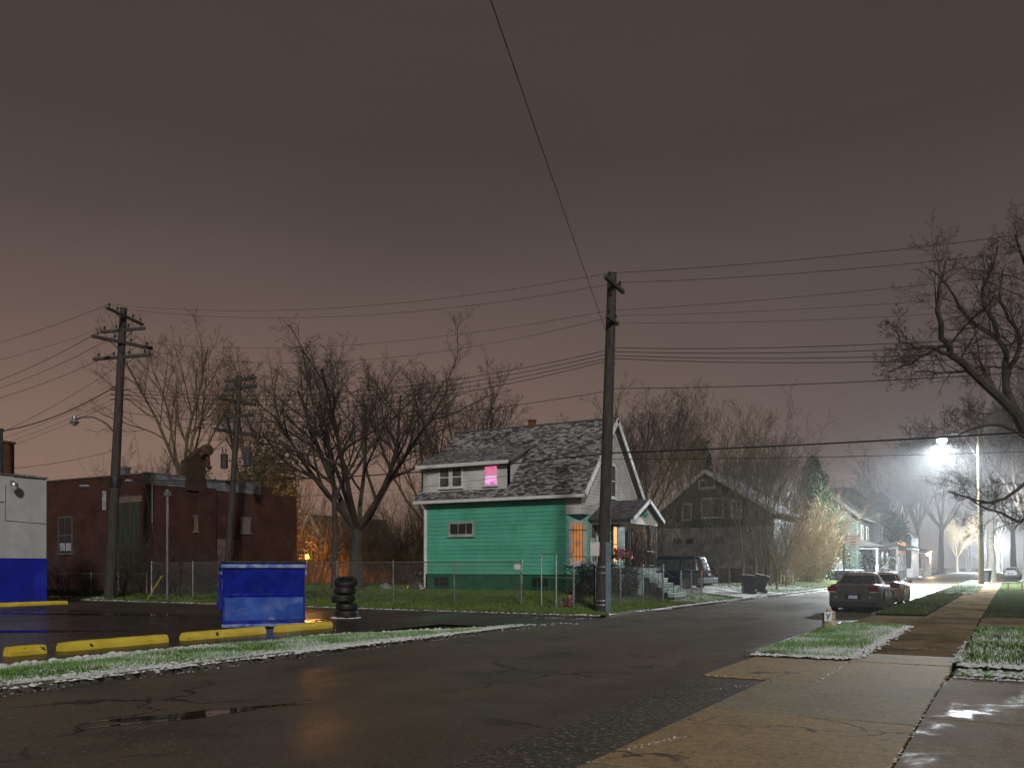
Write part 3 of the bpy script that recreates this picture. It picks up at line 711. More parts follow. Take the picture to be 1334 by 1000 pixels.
g = MB(); xa, d = on_y(78, BY); xb, _ = on_y(94, BY); z0 = zat(719, d); bl.box(g, xa + 66 + .06, xa + 66 + (xb - xa) * .47, z0 + .08, z0 + .55, .035, .042); bl.box(g, xa + 66 + (xb - xa) * .55, xb + 66 - .05, z0 + .08, z0 + .55, .035, .042); g.build('white_board', mat('pale_board', (.42, .43, .46), rough=.6), w)
xa, d = on_y(153, BY); xb, _ = on_y(183, BY)
mb = MB(); bl.box(mb, xa + 66, xb + 66, .05, zat(655, d), 0, .06)
for k in range(7): a = xa + 66 + (xb - xa) * k / 6; bl.box(mb, a - .015, a + .015, .08, zat(657, d), .062, .075)
dr = mb.build('boarded_door', mat('green_boards', (.04, .05, .026), (.022, .028, .016), rough=.8, vs=1.5, scale=(3, 3, .5)), bb)
mb = MB(); bl.box(mb, xa + 65.85, xb + 66.15, zat(655, d) + .004, zat(647, d), 0, .07); mb.build('lintel', mat('stone_lintel', (.16, .12, .10), rough=.8), dr)
PALEB = mat('bricked_infill', (.22, .16, .14), (.15, .11, .1), rough=.85, vs=4)
def rpos(px):   # y on the right face
    r = (px - CX) / FOC; d = BX / (r * C30 - S30); return d * (r * S30 + C30) - BY, d
for p0, p1, q0, q1 in ((253, 267, 673, 691), (313, 326, 675, 693)):
    a, d = rpos(p0); b, d2 = rpos(p1); mb = MB(); br_.box(mb, a, b, zat(q1, d), zat(q0, d), 0, .03); br_.box(mb, a - .08, b + .08, zat(q1, d) - .12, zat(q1, d) - .003, 0, .09); br_.box(mb, a - .08, b + .08, zat(q0, d) + .003, zat(q0, d) + .1, 0, .05); mb.build('bricked_window', PALEB, bb)
a, d = rpos(283); b, _ = rpos(312); mb = MB(); br_.box(mb, a, b, -.02, zat(702, d), 0, .025); mb.build('bricked_doorway', mat('pale_brick_infill', (.20, .125, .105), (.14, .085, .075), rough=.85, vs=3), bb)
a, d = rpos(241); b, _ = rpos(266); y0 = BY + a; 
mb = MB(); mb.box(BX - .35, BX + .13, y0 + .0, BY + b, BZ - .7, zat(600, d)); 
mb.prism([(BX + .128, y0 + .002, zat(600, d) + .002), (BX + .128, BY + b - .002, zat(600, d) + .002), (BX + .128, BY + b - .002, zat(583, d)), (BX + .128, BY + b - .3, zat(580, d))], (-.45, 0, 0)); st = mb.build('brick_stack', mat('soot_brick', (.065, .034, .016), (.035, .02, .011), rough=.85, vs=3, bs=12, bstr=.6), bb)
mb = MB(); mb.tube([(BX + .2, BY + b - .5, zat(592, d)), (BX + .2, BY + b + .05, zat(582, d)), (BX + .2, BY + b + .12, zat(604, d)), (BX + .2, BY + b + .3, zat(606, d))], .15, 10); mb.lathe([(0, -.25), (.33, -.22), (.36, 0), (.33, .22), (0, .25)], (BX + .25, BY + b - .02, zat(583, d)), 16, (1, 0, 0)); mb.build('vent_duct', RUST, st)
xa, d = on_y(161, BY + 2); mb = MB(); mb.box(xa - .25, xa + .25, BY + 1.8, BY + 2.3, BZ - .5, zat(611, d)); mb.box(xa - .3, xa + .3, BY + 1.75, BY + 2.35, zat(611, d) + .003, zat(608, d)); mb.build('roof_vent', METAL, bb)
mb = MB(); mb.tube([(BX + .06, BY + .35, 4.2), (BX + .06, BY + .35, BZ - .6)], .03, 6); mb.build('wall_pipe', METAL, bb)
# ------------------------------------------------------------------ other houses
def lapmat(name, c): return mat(name, c, tuple(v * .8 for v in c), rough=.6, vs=1.2)
def gable_house(name, label, x0, x1, y0, y1, zg, ze, zr, wm, rm, ridge='Y', xr=None, ov=.35, board=.2, trim=TRIM, group=None):
    g = root(name, label, 'house', ((x0 + x1) / 2, y0, zg), group)
    mb = MB(); xm = xr if xr is not None else (x0 + x1) / 2; ym = (y0 + y1) / 2
    ps = Pl((x0, y0, zg), (1, 0, 0), (0, -1, 0)); pf = Pl((x1, y0, zg), (0, 1, 0), (1, 0, 0))
    W, D = x1 - x0, y1 - y0
    if ridge == 'Y':
        def e(z):
            if z <= ze: return (0, W)
            k = (z - ze) / (zr - ze); return (k * (xm - x0), W - k * (x1 - xm))
        lap(mb, ps, 0, W, zg, zr - .05, board, .02, e); lap(mb, pf, 0, D, zg, ze, board, .02)
        mb.prism([(x0 + .01, y0 + .01, 0), (x1 - .01, y0 + .01, 0), (x1 - .01, y0 + .01, ze), (xm, y0 + .01, zr - .03), (x0 + .01, y0 + .01, ze)], (0, D, 0))
    else:
        lap(mb, ps, 0, W, zg, ze, board, .02)
        def e(z):
            if z <= ze: return (0, D)
            k = (z - ze) / (zr - ze); return (k * D / 2, D - k * D / 2)
        lap(mb, pf, 0, D, zg, zr - .05, board, .02, e)
        mb.prism([(x0, y0 + .01, 0), (x0, y1, 0), (x0, y1, ze), (x0, ym, zr - .03), (x0, y0 + .01, ze)], (W - .01, 0, 0))
    mb.build('wall', wm, g)
    mb = MB(); tb = MB()
    if ridge == 'Y':
        for xe, sg in ((x0, 1), (x1, -1)):
            dv = V((xm - xe, 0, zr - ze)); s = dv.normalized(); n = V((-s.z * sg, 0, abs(s.x))).normalized(); o = V((xe, y0 - ov, ze)) - s * ov; ln = dv.length + ov
            mb.obox(o + n * .02, (0, D + 2 * ov, 0), s * ln, n * .12); shingles(mb, o + n * .14, (0, 1, 0), s, D + 2 * ov, ln, .45, .24)
            tb.obox(o - n * .14 + V((0, -.04, 0)), (0, .04, 0), s * ln, n * .30)
    else:
        for ye, sg in ((y0, 1), (y1, -1)):
            dv = V((0, ym - ye, zr - ze)); s = dv.normalized(); n = V((0, -s.z * sg, abs(s.y))).normalized(); o = V((x0 - ov, ye, ze)) - s * ov; ln = dv.length + ov
            mb.obox(o + n * .02, (W + 2 * ov, 0, 0), s * ln, n * .12); shingles(mb, o + n * .14, (1, 0, 0), s, W + 2 * ov, ln, .45, .24)
            tb.obox(o - n * .14 + V((W + 2 * ov, 0, 0)), (.04, 0, 0), s * ln, n * .30)
    mb.build('roof', rm, g); tb.build('rake_board', trim, g)
    return g, ps, pf
DKSH = lapmat('dark_shingle_siding', (.028, .033, .022)); PALE = mat('pale_worn_siding', (.28, .275, .27), (.16, .155, .15), rough=.8, vs=1.5)
TANW = mat('boarded_tan', (.11, .08, .045), (.075, .055, .03), rough=.8, vs=3)
OFFW = mat('old_white_trim', (.46, .44, .38), (.28, .27, .23), rough=.7)
xa, _ = on_y(857, 66); xb, _ = on_y(1008, 66); xm, dm_ = on_y(920, 66)
h2, ps, pf = gable_house('shingle_house', 'dark shingled gable house with pale lower wall behind bare saplings and parked minivan', xa, xb, 66, 73, .5, zat(668, dm_), zat(614, dm_), DKSH, SHIN3, 'Y', xm, .5, .3, OFFW)
zl = zat(689, dm_)
mb = MB(); lp = Pl((xa, 65.93, .4), (1, 0, 0), (0, -1, 0)); lap(mb, lp, 0, xb - xa, .4, zl, .28, .02); mb.box(xa, xb, 65.935, 65.995, .3, zl); lp.box(mb, 0, xb - xa, zl + .003, zl + .12, -.06, .05); mb.build('lower_wall', PALE, h2)
def w2(p0, p1, q0, q1, pl=None, fm=OFFW, pm=TANW, **k):
    a, _ = on_y(p0, 66); b, _ = on_y(p1, 66); window(h2, pl or ps, a - xa, b - xa, zat(q1, dm_), zat(q0, dm_), fm, pm, **k)
w2(890, 900, 656, 675, rails=()); w2(915, 941, 650, 673, muntins=(.5,), rails=(), pm=TANW); w2(954, 965, 654, 674); w2(913, 929, 627, 634, pm=DARKGLASS, muntins=(.5,), rails=(), fw=.18, sill=False)
w2(878, 889, 701, 708, lp, PALE, DARKGLASS, rails=()); w2(894, 904, 701, 708, lp, PALE, DARKGLASS, rails=()); w2(932, 944, 699, 708, lp, PALE, mat('olive_board', (.13, .12, .05), rough=.7), rails=())
# side wing behind it toward the street

SAGE = mat('sage_siding', (.026, .038, .032), (.02, .031, .026), rough=.85, vs=1.2); SLATE = lapmat('slate_siding', (.045, .045, .048)); CREAM = lapmat('cream_siding', (.36, .34, .31))
xe, de = on_y(1118, 100)
h3, ps, pf = gable_house('sage_house', 'sage green two storey house with steep gable behind the basketball hoop', xe - 10, xe, 100, 111, .4, zat(671, de), zat(671, de) + 4.1, SAGE, SHIN3, 'Y', None, .5, .22, SLATE)
mb = MB(); ps.box(mb, 9.8, 10.02, .4, zat(671, de), .02, .05); ps.box(mb, 0, 10, zat(671, de) - .1, zat(671, de) + .08, .021, .06); mb.build('corner_board', mat('sage_trim', (.03, .07, .055), rough=.8), h3)
window(h3, pf, 2, 3.2, 4.4, 6.2, OFFW, DARKGLASS); window(h3, pf, 6, 7.2, 4.4, 6.2, OFFW, DARKGLASS); window(h3, ps, 4.2, 5.1, 4.4, 6.0, OFFW, DARKGLASS)
def porch(g, x1, dep, y0, y1, zf, zt, tm, rm, n=3, name='porch'):
    p = MB(); p.box(x1 + .02, x1 + dep, y0, y1, 0, zf); p.box(x1 + .02, x1 + dep, y0, y1, zt, zt + .28); po = p.build(name, tm, g)
    b = MB(); b.hexa([(x1 + .03, y0 - .3, zt + .285), (x1 + dep + .35, y0 - .3, zt + .285), (x1 + dep + .35, y1 + .3, zt + .285), (x1 + .03, y1 + .3, zt + .285), (x1 + .03, y0 - .3, zt + 1.1), (x1 + dep + .35, y0 - .3, zt + .36), (x1 + dep + .35, y1 + .3, zt + .36), (x1 + .03, y1 + .3, zt + 1.1)]); b.build('porch_roof', rm, g)
    for k in range(n):
        y = y0 + .15 + (y1 - y0 - .3) * k / (n - 1); c = MB(); c.box(x1 + dep - .25, x1 + dep - .05, y - .1, y + .1, zf, zt); c.box(x1 + dep - .3, x1 + dep, y - .15, y + .15, zf, zf + .8); c.build('porch_column', tm, g)
    c = MB(); c.box(x1 + dep - .12, x1 + dep - .06, y0 + .1, y1 - .1, zf + .8, zf + .88)
    y = y0 + .3
    while y < y1: c.box(x1 + dep - .11, x1 + dep - .07, y, y + .05, zf, zf + .8); y += .16
    c.build('porch_railing', tm, g)
porch(h3, xe, 1.9, 101, 110, 1.1, 3.6, PALE, SHIN3)
def hip_house(name, label, x0, x1, y0, y1, zg, ze, zr, wm, rm, flat=.25, ov=.5):
    g = root(name, label, 'house', ((x0 + x1) / 2, y0, zg)); mb = MB()
    ps = Pl((x0, y0, zg), (1, 0, 0), (0, -1, 0)); pf = Pl((x1, y0, zg), (0, 1, 0), (1, 0, 0))
    lap(mb, ps, 0, x1 - x0, zg, ze, .22, .02); lap(mb, pf, 0, y1 - y0, zg, ze, .22, .02); mb.box(x0 + .01, x1 - .01, y0 + .01, y1, 0, ze); mb.build('wall', wm, g)
    mb = MB(); a0, a1, b0, b1 = x0 - ov, x1 + ov, y0 - ov, y1 + ov; mx, my = (x0 + x1) / 2, (y0 + y1) / 2; q = (a1 - a0) * flat / 2; q2 = (b1 - b0) * flat / 2
    top = [(mx - q, my - q2, zr), (mx + q, my - q2, zr), (mx + q, my + q2, zr), (mx - q, my + q2, zr)]
    mb.hexa([(a0, b0, ze), (a1, b0, ze), (a1, b1, ze), (a0, b1, ze)] + top)
    for e0, e1, t0, t1 in (((a0, b0), (a1, b0), top[0], top[1]), ((a1, b0), (a1, b1), top[1], top[2])):
        p0, p1 = V((*e0, ze + .03)), V((*e1, ze + .03)); u = (p1 - p0); ln = u.length; u.normalize(); mid = (V(t0) + V(t1)) / 2; pm = (p0 + p1) / 2; s = mid - pm; sl = s.length; tl = (V(t1) - V(t0)).length
        shingles(mb, p0, u, s.normalized(), ln, sl, .5, .26, span=lambda h: ((ln - tl) / 2 * h / sl, ln - (ln - tl) / 2 * h / sl))
    mb.build('roof', rm, g); return g, ps, pf
h4, ps, pf = hip_house('hip_roof_house', 'tall slate coloured house with hip roof rising behind the sage green house', -25.4, -14.4, 117, 129, .4, zat(670, 112), zat(634, 114), SLATE, SHIN3)
for y in (1.5, 5, 8.5): window(h4, pf, y, y + 1.2, 5, 6.8, OFFW, DARKGLASS)
mb = MB(); mb.box(-15.6, -13.7, 121, 124.5, 8.0, 10.0); mb.build('dormer', SLATE, h4)
mb = MB(); mb.hexa([(-16.4, 120.6, 10.003), (-13.4, 120.6, 10.003), (-13.4, 124.9, 10.003), (-16.4, 124.9, 10.003), (-16.4, 122.5, 11.4), (-14.6, 122.5, 11.4), (-14.6, 123, 11.4), (-16.4, 123, 11.4)]); mb.build('dormer_roof', SHIN3, h4)
mb = MB(); mb.tube([(-19.6, 122, 11.6), (-19.6, 122, 13.4)], .03, 5)
for z in (12.4, 12.8, 13.2): mb.bar((-20.1, 122, z), (-19.1, 122, z), .03)
mb.build('roof_aerial', DMETAL, h4)
porch(h4, -14.4, 2.0, 118, 128, 1.2, 3.9, PALE, SHIN3, 4)
h5, ps, pf = gable_house('cream_house', 'cream two storey house with one orange lit window far along the street', -22.0, -14.9, 138, 149, .4, 7.6, 10.8, CREAM, SHIN2, 'X', None, .4, .3)
xq, dq = on_y(1172, 138); xq2, _ = on_y(1181, 138)
w = window(h5, ps, xq - .2 + 22, xq2 - .2 + 22, zat(720, dq), zat(707, dq), TRIM, litpane('amber_lit_pane', (1, .32, .03), 1.1, (.8, .2, .015)), rails=()); w['label'] = 'orange lit window'
window(h5, ps, xq + 22, xq2 + 22, zat(694, dq), zat(685, dq), TRIM, DARKGLASS)
window(h5, pf, 2, 3.4, 5, 6.8, TRIM, DARKGLASS); window(h5, pf, 7, 8.4, 5, 6.8, TRIM, DARKGLASS)
porch(h5, -14.9, 2.3, 139, 148, 1.4, 4.2, TRIM, SHIN2, 4)
h6, ps, pf = gable_house('distant_house', 'faint grey house beside the porch lamp far down the street', -23, -14.6, 158, 170, .4, 6.8, 10.5, SLATE, SHIN2, 'Y', None, .4, .3)
porch(h6, -14.6, 2.2, 159, 169, 1.3, 4.0, OFFW, SHIN2, 3)
h7, ps, pf = gable_house('white_gable_house', 'pale house with white gable seen past the end of the brick building', at(380, 80)[0], at(428, 80)[0] + .6, at(405, 80)[1], at(405, 80)[1] + 10, .3, zat(707, 80), zat(684, 80) + .9, lapmat('pale_grey_siding', (.15, .14, .135)), SHIN3, 'Y', None, .5, .25)
W7 = ps
for p0, p1 in ((411, 414), (419, 421)):
    a = (at(p0, 80)[0] - at(380, 80)[0]); window(h7, ps, a, a + .35, zat(697, 80), zat(689, 80), TRIM, DARKGLASS, fw=.05, sill=False, rails=())
# long brown board fence lit by the back lane lamp
gf = root('board_fence', 'tall brown board fence lit orange behind the big bare tree', 'fence', (*at(470, 66), 0))
(ax, ay), (bx, by) = at(384, 68), at(556, 62); mb = MB(); d = V((bx - ax, by - ay, 0)); ln = d.length; d.normalize(); n = V((d.y, -d.x, 0)); k = 0.0; rr = random.Random(4)
while k < ln:
    h = 3.1 + rr.uniform(-.12, .12) - (.0 if k < 4 else .5); mb.obox(V((ax, ay, .2)) + d * k + n * rr.uniform(0, .02), d * .19, n * .03, (0, 0, h)); k += .2
mb.build('boards', BRBOARD, gf)
mb = MB(); mb.obox(V((ax, ay, .8)) - n * .08, d * ln, n * .06, (0, 0, .1)); mb.obox(V((ax, ay, 2.2)) - n * .08, d * ln, n * .06, (0, 0, .1)); mb.build('rail', BRBOARD, gf)
lx, ly = at(400, 62.5); ll = root('lane_lamp', 'small orange lit lamp on a short post behind the blue dumpster', 'lamp', (lx, ly, .3))
mb = MB(); mb.tube([(lx, ly, .2), (lx, ly, zat(728, 62.5))], .05, 6); mb.build('post', DMETAL, ll)
mb = MB(); mb.lathe([(.02, -.16), (.13, -.14), (.16, 0), (.12, .16), (.02, .2)], (lx, ly, zat(725, 62.5)), 10); mb.build('globe', mat('sodium_globe', (.9, .5, .15), emit=(1, .38, .06), es=1.3, bstr=0), ll)

# ------------------------------------------------------------------ utility poles and lines
def lean_pt(base, top, t): return V(base).lerp(V(top), t)
def pole(label, base, top, r0, r1, group='wooden utility poles'):
    g = root('utility_pole', label, 'utility pole', base, group); mb = MB(); n = 10
    mb.tube([V(base).lerp(V(top), i / n) - (V((0, 0, .3)) if i == 0 else V()) for i in range(n + 1)], [r0 + (r1 - r0) * i / n for i in range(n + 1)], 12); mb.build('shaft', POLE, g, smooth=True); return g
def on_pole(base, top, z): t = (z - base[2]) / (top[2] - base[2]); return V(base).lerp(V(top), t)
def crossarm(g, c, d, l0, l1, w=.12, nins=4, brace=True):
    d = V(d).normalized(); mb = MB(); a, b = c - d * l0, c + d * l1; mb.bar(a, b, w, w * 1.15); arm = mb.build('crossarm', ARM, g, bevel=.008)
    pts = []; ib = None
    for k in range(nins):
        ib = MB()
        t = (k + .35) / (nins - .3); p = a.lerp(b, t); ib.lathe([(.015, .05), (.015, .14), (.05, .15), (.055, .19), (.03, .22), (.045, .25), (.03, .29), (0, .3)], p, 8); pts.append(p + V((0, 0, .24))); ib.build('insulator', INS, arm)
    if brace:
        bb_ = MB(); q = c - V((0, 0, .6)); bb_.tube([a.lerp(b, .25), q], .016, 5); bb_.tube([a.lerp(b, .75), q], .016, 5); bb_.build('brace', DMETAL, arm)
    return pts
CB = (*at(784.5, 31.4), 0.0); CT = (*at(797.5, 31.4), zat(356, 31.4)); cp = pole('tall leaning utility pole beside the kerb in front of the green house', CB, CT, .235, .165)
def cz(z): return on_pole(CB, CT, z)
vx = V((C30, S30, 0)); vd = V((-S30, C30, 0))    # viewer's right and ahead, only used to read directions
dirA = V((.55, -.83, -.02))
ca = crossarm(cp, cz(zat(373, 31.4)) + V((.16, 0, 0)), (-.05, 1, -.02), 1.05, .78, .12, 2, False); pA = ca
cb2 = crossarm(cp, cz(zat(420, 31.4)) + V((.16, 0, 0)), (-.05, 1, -.02), .82, .3, .11, 2, False)
mb = MB(); mb.bar(cz(zat(375, 31.4)) + V((.2, -.6, 0)), cz(zat(392, 31.4)), .03); mb.build('brace', DMETAL, cp)
mb = MB(); q = cz(2.35) - vx * .34; mb.obox(q - vx * .18 - V((0, 0, .24)) - vd * .12, vx * .36, vd * .16, (0, 0, .5)); wbx = mb.build('meter_box', mat('white_box_paint', (.62, .62, .62), (.52, .52, .52), rough=.4), cp, bevel=.015)
mb = MB(); mb.obox(q + vx * .185 - V((0, 0, .15)) - vd * .1, vx * .14, vd * .08, (0, 0, .28)); mb.build('bracket', METAL, wbx)
mb = MB(); mb.obox(cz(0) + vx * .08 - vd * .30, vx * .2, vd * .12, (0, 0, 2.6)); mb.build('cable_guard', mat('blue_grey_paint', (.10, .16, .22), (.07, .11, .15), rough=.45), cp, bevel=.02)
mb = MB()
for z, r in ((.35, .245), (.5, .245), (1.72, .232), (1.5, .232)): p = cz(z); mb.lathe([(r, -.02), (r + .006, 0), (r, .02)], p, 14)
mb.build('metal_band', METAL, cp)
mb = MB(); p = cz(1.25) - vd * .26 + vx * .1; mb.obox(p, vx * .06, vd * .01, (0, 0, .07)); mb.build('tag', TRIM, cp)
mb = MB()
for py in (457, 463, 468, 473): mb.bar(cz(zat(py, 31.4)) - vx * .24, cz(zat(py, 31.4)) + vx * .22, .035); 
mb.build('spool_rack', INS, cp)
LB = (*at(142, 44), -.1); LT = (*at(161, 44), zat(401, 44)); lp_ = pole('tall utility pole with four crossed arms beside the brick building', LB, LT, .27, .17)
def lz(z): return on_pole(LB, LT, z)
a1 = crossarm(lp_, lz(zat(413, 44)) + V((.2, 0, 0)), (-.35, .94, 0), 1.55, 1.5, .11, 5); a2 = crossarm(lp_, lz(zat(430, 44)), (.97, .24, 0), 1.35, 1.35, .12, 4)
a3 = crossarm(lp_, lz(zat(447, 44)) + V((.2, 0, 0)), (.14, .99, 0), 1.65, 1.5, .13, 4); a4 = crossarm(lp_, lz(zat(465, 44)), (.97, .24, 0), 1.7, 1.75, .13, 4)
mb = MB()
for py in (508, 514, 520): mb.bar(lz(zat(py, 44)) - vx * .42, lz(zat(py, 44)) + vx * .55, .05)
mb.build('spool_rack', INS, lp_)
mb = MB(); q = lz(zat(655, 44)) - vx * .4; mb.obox(q - vx * .1 - V((0, 0, .35)) - vd * .2, vx * .2, vd * .2, (0, 0, .95)); mb.build('riser_box', METAL, lp_)
mb = MB(); q = lz(zat(628, 44)); mb.lathe([(.28, -.25), (.3, 0), (.28, .25)], q, 10); mb.build('cable_clamp', BLK, lp_)
# unlit bell lamp on its curved arm
sl = root('street_lamp', 'unlit bell shaped street lamp on a curved arm near the brick building', 'street lamp', tuple(lz(zat(568, 44))))
A, E = lz(zat(567, 44)), V((*at(97, 44), zat(547, 44))); mb = MB(); mb.tube([A, A.lerp(E, .25) + V((0, 0, .42)), A.lerp(E, .55) + V((0, 0, .5)), A.lerp(E, .85) + V((0, 0, .25)), E], .03, 7); mb.tube([A - V((0, 0, .0)), A.lerp(E, .35) + V((0, 0, .42))], .014, 5); mb.build('arm', DMETAL, sl, smooth=True)
mb = MB(); mb.lathe([(.03, .22), (.09, .2), (.11, .06), (.22, -.1), (.24, -.14)], E, 12); mb.build('lamp_shade', METAL, sl, smooth=True)
mb = MB(); mb.lathe([(.17, -.11), (.14, -.24), (0, -.3)], E, 12); mb.build('bulb', mat('lamp_glass', (.35, .36, .34)), sl)
QX, QY = -41.3, 36.9
def q_at(px): r = (px - CX) / FOC; return r
QB = (-41.35, 36.9, 0); dq_ = -QB[0] * S30 + QB[1] * C30; sh = V((C30, S30, 0)) * (.85); QT = (QB[0] + sh.x, QB[1] + sh.y, zat(489, dq_)); qp = pole('utility pole with five arms and two transformers against the brick wall', QB, QT, .22, .15)
def qz(z): return on_pole(QB, QT, z)
qa = []
for py, d, l0, l1 in ((494, (1, .15, .02), 1.1, 1.2), (505, (1, .12, .02), 1.15, 1.3), (523, (.08, 1, 0), 1.4, 1.3), (542, (1, .12, 0), 1.25, 1.15), (563, (.08, 1, 0), 1.6, 1.5)): qa.append(crossarm(qp, qz(zat(py, dq_)), d, l0, l1, .16, 4))
for sx, py in ((-.62, 600), (.80, 597)):
    mb = MB(); q = qz(zat(py, dq_)) + vx * sx; mb.lathe([(0, -.5), (.20, -.48), (.22, -.42), (.22, .34), (.23, .37), (.15, .45), (0, .47)], q, 14); mb.bar(q, qz(zat(py, dq_)), .08)
    for k in (-.1, .1): mb.lathe([(.04, .5), (.05, .65), (.02, .8)], q + vx * k, 8)
    mb.build('transformer', mat('transformer_paint', (.07, .072, .075), (.04, .04, .04), rough=.5), qp, smooth=True)
WG = 'overhead lines'
def wire(label, p, q, sag, r=.009, n=20, mt=WIRE, name='power_line'):
    p, q = V(p), V(q); mb = MB(); o = p.copy()
    mb.tube([p.lerp(q, i / n) - V((0, 0, 4 * sag * (i / n) * (1 - i / n))) for i in range(n + 1)], r, 5, False)
    ob = mb.build(name, mt, None); return tag(ob, label, 'power line', WG)
RX = V((27.2, 28.8, 0))
def rgt(z, dy=0): return V((27.2, 28.8 + dy, z))
T = 'running right from the centre pole'
wire('topmost thin wire from the upper arm of the centre pole to the right', pA[0], rgt(12.5, -.5), 1.35); wire('second thin wire from the upper arm of the centre pole to the right', pA[1], rgt(12.2), 1.45)
wire('thin wire from the lower arm of the centre pole rising most steeply rightward', cb2[0], rgt(10.9, -.6), 1.0, .007); wire('thin wire from the lower arm of the centre pole hanging lower rightward', cb2[1], rgt(10.0), 1.1, .006); wire('faint sagging wire below the lower arm of the centre pole rightward', cz(zat(420, 31.4)), rgt(10.3), 1.5, .006)
for i, (py, zr_, s) in enumerate(((453, 9.6, 1.45), (458, 9.35, 1.48), (463, 9.1, 1.52), (467, 8.9, 1.55))):
    o_ = ('uppermost', 'second', 'third', 'lowest')[i]
    wire(o_ + ' of four close cables running right from the centre pole rack', cz(zat(py, 31.4)) + vx * .2, rgt(zr_, .15 * i), s, .012)
    wire(o_ + ' of four close cables running left from the centre pole rack', cz(zat(py + 4, 31.4)) - vx * .2, lz(zat((506, 510, 514, 520)[i], 44)) + vx * .5, .9 + .06 * i, .012)
wire('single cable crossing to the right midway up the centre pole', cz(zat(506, 31.4)), rgt(8.2), 1.0, .013); wire('single cable crossing to the left midway up the centre pole', cz(zat(509, 31.4)), lz(zat(536, 44)), .8, .012)
wire('thick black cable crossing low in front of the trees to the right', cz(zat(590, 31.4)), rgt(6.3, .2), .45, .026); wire('thick black cable crossing low over the green house to the left', cz(zat(590, 31.4)), lz(zat(624, 44)), .42, .024)
wire('thin low cable under the thick black one rightward', cz(zat(598, 31.4)), rgt(5.2, .4), .5, .011)
wire('service cable from the centre pole to the green house gable', cz(zat(580, 31.4)), (-17.2, 39.2, 7.0), .12, .013)
wire('thin service cable drooping across the dormer of the green house', cz(zat(598, 31.4)), lz(zat(640, 44)), .75, .007)
wire('long top wire between the centre pole and the leftmost pole', pA[0], a1[0], .75, .008); wire('second long top wire between the centre pole and the leftmost pole', pA[1], a1[1], .85, .008)
wire('wire from the lower arm of the centre pole to the four armed pole', cb2[0], a3[3], .7, .007); wire('lower arm wire of the centre pole dipping toward the leftmost pole', cb2[1], a4[3], 1.1, .007)
b0 = V((*at(1260, -8), 9.4)); wire('cable swooping overhead from the centre pole to the top of the photo', cz(zat(447, 31.4)), b0, .12, .009, 30)
FX = V((-70, 28, 0))
def lft(z, dy=0): return V((-70, 28 + dy, z))
for i, (p, z, s, r, lb) in enumerate(((a1[0], 15.2, .85, .01, 'highest wire leaving the four armed pole to the left'), (a2[0], 14.6, .85, .008, 'second highest wire leaving the four armed pole to the left'), (a3[0], 13.2, 1.5, .013, 'heavier wire leaving the third arm of the four armed pole leftward'), (a3[1], 13.0, 1.55, .012, 'heavier wire just under the third arm of the four armed pole leftward'), (a4[1], 12.4, 1.3, .012, 'wire leaving the lowest arm of the four armed pole leftward'), (lz(zat(508, 44)), 8.6, 1.0, .008, 'upper wire of the rack on the four armed pole leftward'), (lz(zat(516, 44)), 8.2, .95, .008, 'middle wire of the rack on the four armed pole leftward'), (lz(zat(522, 44)), 7.8, .9, .008, 'lower wire of the rack on the four armed pole leftward'))): wire(lb, p, lft(z, i * .15), s, r)
wire('thick cable from the four armed pole down to the white building roof', lz(zat(499, 44)), V((-45.2, 24.5, zat(573, 46))), .5, .028); wire('guy wire from the lowest arm down to the white building', lz(zat(474, 44)), V((-44.4, 23.8, zat(590, 46))), .25, .012); wire('low thin wire from the four armed pole to the white wall', lz(zat(586, 44)), V((-42.0, 23.4, zat(617, 43))), .15, .011)
for i in range(4): wire(('first', 'second', 'third', 'fourth')[i] + ' wire from the four armed pole back to the transformer pole', (a3[2], a3[3], a4[2], a4[3])[i], qa[(1, 2, 3, 4)[i]][1], .55 + .05 * i, .010)
for i in range(3): wire(('upper', 'middle', 'lower')[i] + ' rack wire from the four armed pole back to the transformer pole', lz(zat(508 + 6 * i, 44)) + vx * .5, qz(zat(548 + 9 * i, dq_)), .8 + .1 * i, .012)
for i in range(4): wire(('highest', 'upper middle', 'lower middle', 'lowest')[i] + ' wire leaving the transformer pole behind the big bare tree', qa[(0, 1, 3, 4)[i]][3], V((-8 - 4 * i, 95, 12.5 - i)), 1.5, .009)
wire('low cable in front of the brick building toward the transformer pole', lz(zat(624, 44)), qz(zat(626, dq_)), .2, .02)
# strain insulators hung on the slack low cable
for px, py, lb in ((110, 633, 'left grey cable splice on the low line before the brick wall'), (169, 626, 'right grey cable splice on the low line before the brick wall')):
    g = root('cable_splice', lb, 'cable splice', (*at(px, 43.5), zat(py, 43.5))); mb = MB(); c = V(g.location); mb.tube([c - vx * .26 - V((0, 0, .03)), c - vx * .2, c + vx * .2, c + vx * .26 + V((0, 0, .03))], [.03, .08, .08, .03], 8); mb.build('casing', METAL, g); b = MB(); b.tube([c + V((0, 0, .07)), c + V((0, 0, .2))], .02, 5); b.build('hanger', DMETAL, g)
gy0, gy1 = V((*at(192, 42), .15)), V((*at(211, 43.5), zat(750, 43.5))); gw_ = root('guy_guard', 'slanting yellow guy wire guard by the brick building corner', 'guy guard', tuple(gy0)); mb = MB(); mb.tube([gy0, gy1], .045, 7); mb.build('sleeve', mat('dull_yellow_plastic', (.30, .24, .05), (.2, .16, .04), rough=.6), gw_); mb = MB(); mb.tube([gy1, lz(zat(470, 44))], .008, 4, False); mb.build('guy_wire', WIRE, gw_)
